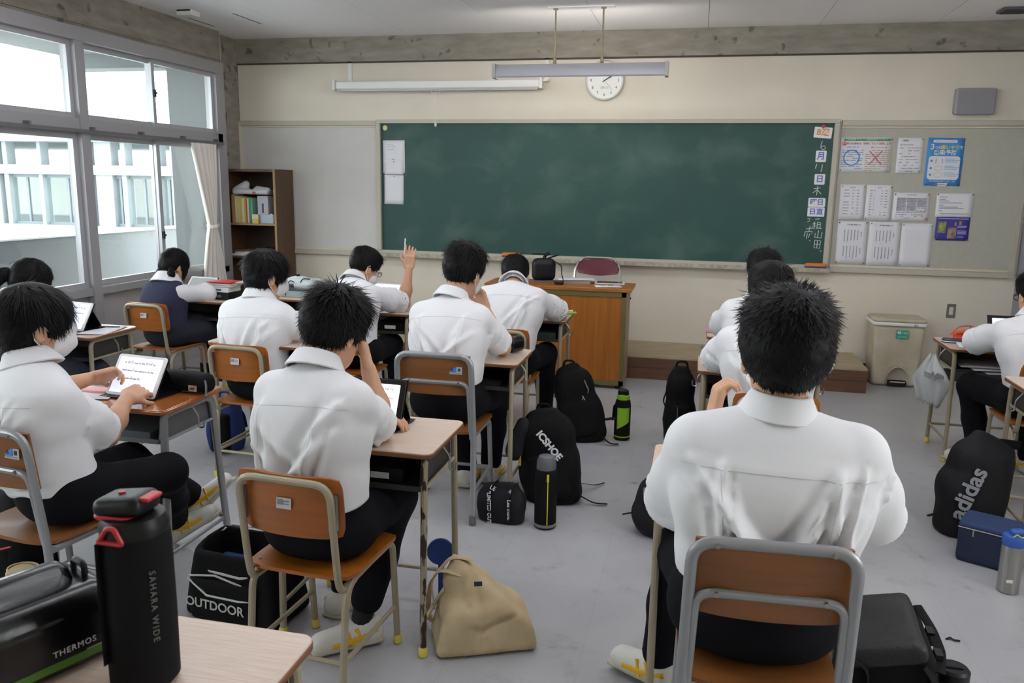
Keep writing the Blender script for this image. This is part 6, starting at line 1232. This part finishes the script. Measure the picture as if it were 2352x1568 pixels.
def listing(label, q, pins, cols, n, title='名簿'):
    t, w, h = pinned(label, 'paper_sheet', q, pins=pins); text(title, .011, M_ink, t, (0, -.003, h*.42)); r = []
    for i in range(n):
        z = .84-.76*i/n
        for a, b in cols:
            if rg.random() < .88: r.append((a, b-rg.uniform(0, .05), z))
    bars(t, w, h, r, M_ink); return t
listing('list of names, left sheet of the middle row', ((4.185, 1.66), (4.385, 1.66), (4.19, 1.365)), ((YEL_, .08, .95), (YEL_, .97, .95)), ((.14, .40), (.50, .60), (.68, .80)), 9, '役割分担'); listing('list of names, second sheet of the middle row', ((4.395, 1.66), (4.6, 1.66), (4.40, 1.362)), ((RED, .95, .94), (GRN, .06, .04)), ((.14, .26), (.30, .36), (.58, .66), (.72, .86)), 10, '委員会')
t, w, h = pinned('landscape grid calendar sheet in the middle row', 'paper_sheet', ((4.615, 1.60), (4.90, 1.60), (4.62, 1.365)), pins=((RED, .04, .94), (RED, .95, .95), (RED, .94, .08))); text('月 行事予定 表', .012, M_ink, t, (0, -.003, h*.42)); b = MB()
for i in range(3): b.bb(w*(-.40+.28*i), w*(-.15+.28*i), -.002, -.0014, h*(-.12 if i < 2 else .0), h*.32)
b.build('grid_block', mat('print_pale', 'adadb4', .8), t); bars(t, w, h, rows(10, .10, .92, .80, .30, p=.8), M_ink, y=-.0026); bars(t, w, h, rows(3, .08, .85, .22, .10, p=.6), M_ink)
t, w, h = pinned('white notice above the purple flyer', 'paper_sheet', ((4.95, 1.60), (5.235, 1.60), (4.95, 1.405)), pins=((RED, .03, .95), (BLU, .97, .95))); bars(t, w, h, [(.08, .3, .85), (.08, .25, .74), (.08, .35, .68), (.08, .7, .60), (.08, .2, .50), (.08, .6, .42), (.08, .75, .36), (.08, .18, .26), (.1, .9, .14)], M_ink)
t, w, h = pinned('purple flyer with two small photographs', 'poster', ((4.965, 1.405), (5.225, 1.405), (4.97, 1.21)), m=mat('flyer_purple', '37348a', .6), y=-.0155, pins=((ORG, .02, .03), (RED, .97, .03)))
MB().bb(-w*.43, -w*.19, -.0025, -.0018, -h*.18, h*.30).build('photo', mat('flyer_photo_green', 'a3b26a', .6, var=.6, vscale=30, col2='5d4a3a'), t); MB().bb(-w*.13, w*.13, -.0025, -.0018, -h*.42, h*.06).build('photo', mat('flyer_photo_tan', 'b39a86', .6, var=.6, vscale=25, col2='4a3a34'), t); MB().bb(w*.06, w*.11, -.0025, -.0018, h*.14, h*.28).bb(w*.19, w*.26, -.0025, -.0018, h*.18, h*.33).build('orange_mark', mat('flyer_orange', 'c08a50', .6), t); bars(t, w, h, [(.05, .95, .93), (.65, .93, .62), (.65, .9, .57), (.66, .93, .42), (.66, .92, .36), (.66, .93, .30), (.66, .85, .16)], mat('flyer_print', 'a9a6cc', .7))
for lb, q, pn in (('left sheet of vertical writing in the bottom row', ((4.19, 1.35), (4.435, 1.35), (4.20, .985)), ((BLU, .05, .97), (BLU, .96, .97), (RED, .03, .03), (RED, .95, .02))), ('second sheet of vertical writing in the bottom row', ((4.445, 1.35), (4.695, 1.35), (4.455, .98)), ((YEL_, .96, .97), (YEL_, .06, .96)))):
    t, w, h = pinned(lb, 'paper_sheet', q, pins=pn); text('学年通信 保健だより', .012, M_inkd, t, (.01, -.003, h*.42)); b = MB()
    for bz0, bz1 in ((.80, .55), (.42, .15)):
        for i in range(6):
            x = w*(.80-.11*i-.5); z = bz0-(.04 if i == 0 else 0); e = bz1+(.10 if i == 0 else rg.uniform(-.03, .03))
            while z > e: l = rg.uniform(.008, .03); b.bb(x-.0035, x+.0035, -.0022, -.0016, h*(z-l-.5), h*(z-.5)); z -= l+.006
    tag(b.build('print', M_ink, t), kind='stuff')
pinned('blank white sheet, last of the bottom row', 'paper_sheet', ((4.705, 1.345), (4.95, 1.345), (4.715, .98)), pins=((YEL_, .05, .96), (GRN, .96, .94), (GRN, .04, .03), (BLU, .95, .03)))
# papers held on the chalkboard by magnets
t, w, h = pinned('white notice with a pink magnet on the chalkboard’s left', 'paper_sheet', ((.02, 2.01), (.24, 2.01), (.02, 1.705)), y=-.0195, g='papers on the chalkboard', pins=(('b8698a', .47, .42),)); bars(t, w, h, [(.15, .5, .86), (.15, .6, .80), (.15, .5, .72), (.2, .7, .28), (.3, .8, .22)], mat('print_faint', 'b3b3bd', .8))
pinned('smaller white slip overlapping the notice on the chalkboard', 'paper_sheet', ((.035, 1.83), (.225, 1.82), (.03, 1.69)), y=-.0225, g='papers on the chalkboard', pins=(('b8698a', .5, .85),)); pinned('blank white sheet with an orange magnet on the chalkboard’s left', 'paper_sheet', ((.03, 1.685), (.225, 1.68), (.03, 1.41)), y=-.0195, g='papers on the chalkboard', pins=(('d08a3a', .5, .96),))
tag(MB().lathe([(.022, 0), (.024, .006), (.012, .014)], 20, rotm(90), (.045, -.0185, 2.125)).build('magnet', mat('magnet_cream', 'd3ce9a', .4)), 'round cream magnet at the top left of the chalkboard', 'magnet')
M_pur = mat('card_blue_violet', '5b62b8', .6); M_cardo = mat('card_orange', 'd5823f', .6)
def card(label, x0, x1, z0, z1, s, m, rot=0, sp=1.0):
    t = thing('magnet_card', label, 'card', ((x0+x1)/2, -.0185, (z0+z1)/2), 0, 'date cards on the chalkboard'); t.rotation_euler = (0, R_(rot), 0); w, h = x1-x0, z1-z0; MB().rslab(-w/2, w/2, -h/2, h/2, 0, .003, .008, .0006, M=rotm(90)).build('card', M_white, t); text(s, h*.74, m, t, (0, -.0035, 0), spacing=sp, bold=.0014); return t
t = card('white card reading B week in orange at the chalkboard’s right', 3.93, 4.075, 2.045, 2.135, 'B週', M_cardo, 4); tag(MB().lathe([(.011, 0), (.011, .012), (.015, .014), (.015, .02)], 14, rotm(90), (4.0, -.0185, 2.14)).build('magnet', mat('magnet_red', 'b02a4a', .4)), 'small red magnet above the orange-lettered card', 'magnet')
card('white card with the character for month', 3.96, 4.045, 1.845, 1.94, '月', M_pur); card('white card with the character for day, below the number', 3.965, 4.05, 1.655, 1.745, '日', M_pur); card('white card with the two characters for weekday', 3.93, 4.07, 1.465, 1.542, '曜日', M_pur); card('white card with the two characters for day duty', 3.93, 4.07, 1.383, 1.462, '日直', M_pur)
M_chalk = mat('chalk_white', 'c6cdc8', .95)
cw = bpy.data.objects['chalkboard']
def chalk(strokes, name='chalk_writing', r=.0032):
    b = MB()
    for st in strokes: b.tube([(x, -.0185, z) for x, z in st], r, 5)
    b.build(name, M_chalk, cw, off=cw.location)
chalk([[(4.003, 2.02), (3.995, 1.99), (3.995, 1.965), (4.01, 1.95), (4.03, 1.955), (4.032, 1.97), (4.02, 1.982), (4.0, 1.972)]])
chalk([[(3.975, 1.83), (3.965, 1.79)], [(4.02, 1.825), (4.018, 1.79), (4.012, 1.765)]])
chalk([[(3.965, 1.62), (4.02, 1.628)], [(3.997, 1.645), (3.993, 1.565)], [(3.993, 1.612), (3.962, 1.585)], [(3.998, 1.61), (4.03, 1.575)]])
chalk([[(4.0, 1.36), (4.035, 1.365)], [(4.0, 1.34), (3.985, 1.315)], [(3.985, 1.325), (4.01, 1.32)], [(3.997, 1.33), (3.997, 1.275)], [(3.98, 1.30), (4.012, 1.305)], [(4.02, 1.335), (4.02, 1.285)], [(4.02, 1.335), (4.045, 1.332), (4.045, 1.285)], [(4.022, 1.315), (4.043, 1.315)], [(4.01, 1.285), (4.06, 1.282)]])
chalk([[(4.035, 1.265), (4.03, 1.20)], [(4.01, 1.24), (4.008, 1.205), (4.06, 1.20), (4.065, 1.25)]]); chalk([[(4.01, 1.18), (4.008, 1.115), (4.055, 1.11), (4.06, 1.175), (4.01, 1.18)], [(4.033, 1.178), (4.032, 1.112)], [(4.01, 1.147), (4.058, 1.145)], [(4.06, 1.09), (4.072, 1.085)]])
chalk([[(3.935, 1.365), (3.955, 1.365), (3.95, 1.34), (3.935, 1.335)], [(3.93, 1.275), (3.99, 1.285)], [(3.962, 1.30), (3.955, 1.25)], [(3.925, 1.25), (3.92, 1.21)], [(3.925, 1.25), (3.985, 1.255), (3.98, 1.235)], [(3.945, 1.24), (3.94, 1.19)], [(3.965, 1.235), (3.955, 1.20)], [(3.965, 1.18), (3.972, 1.17)]])
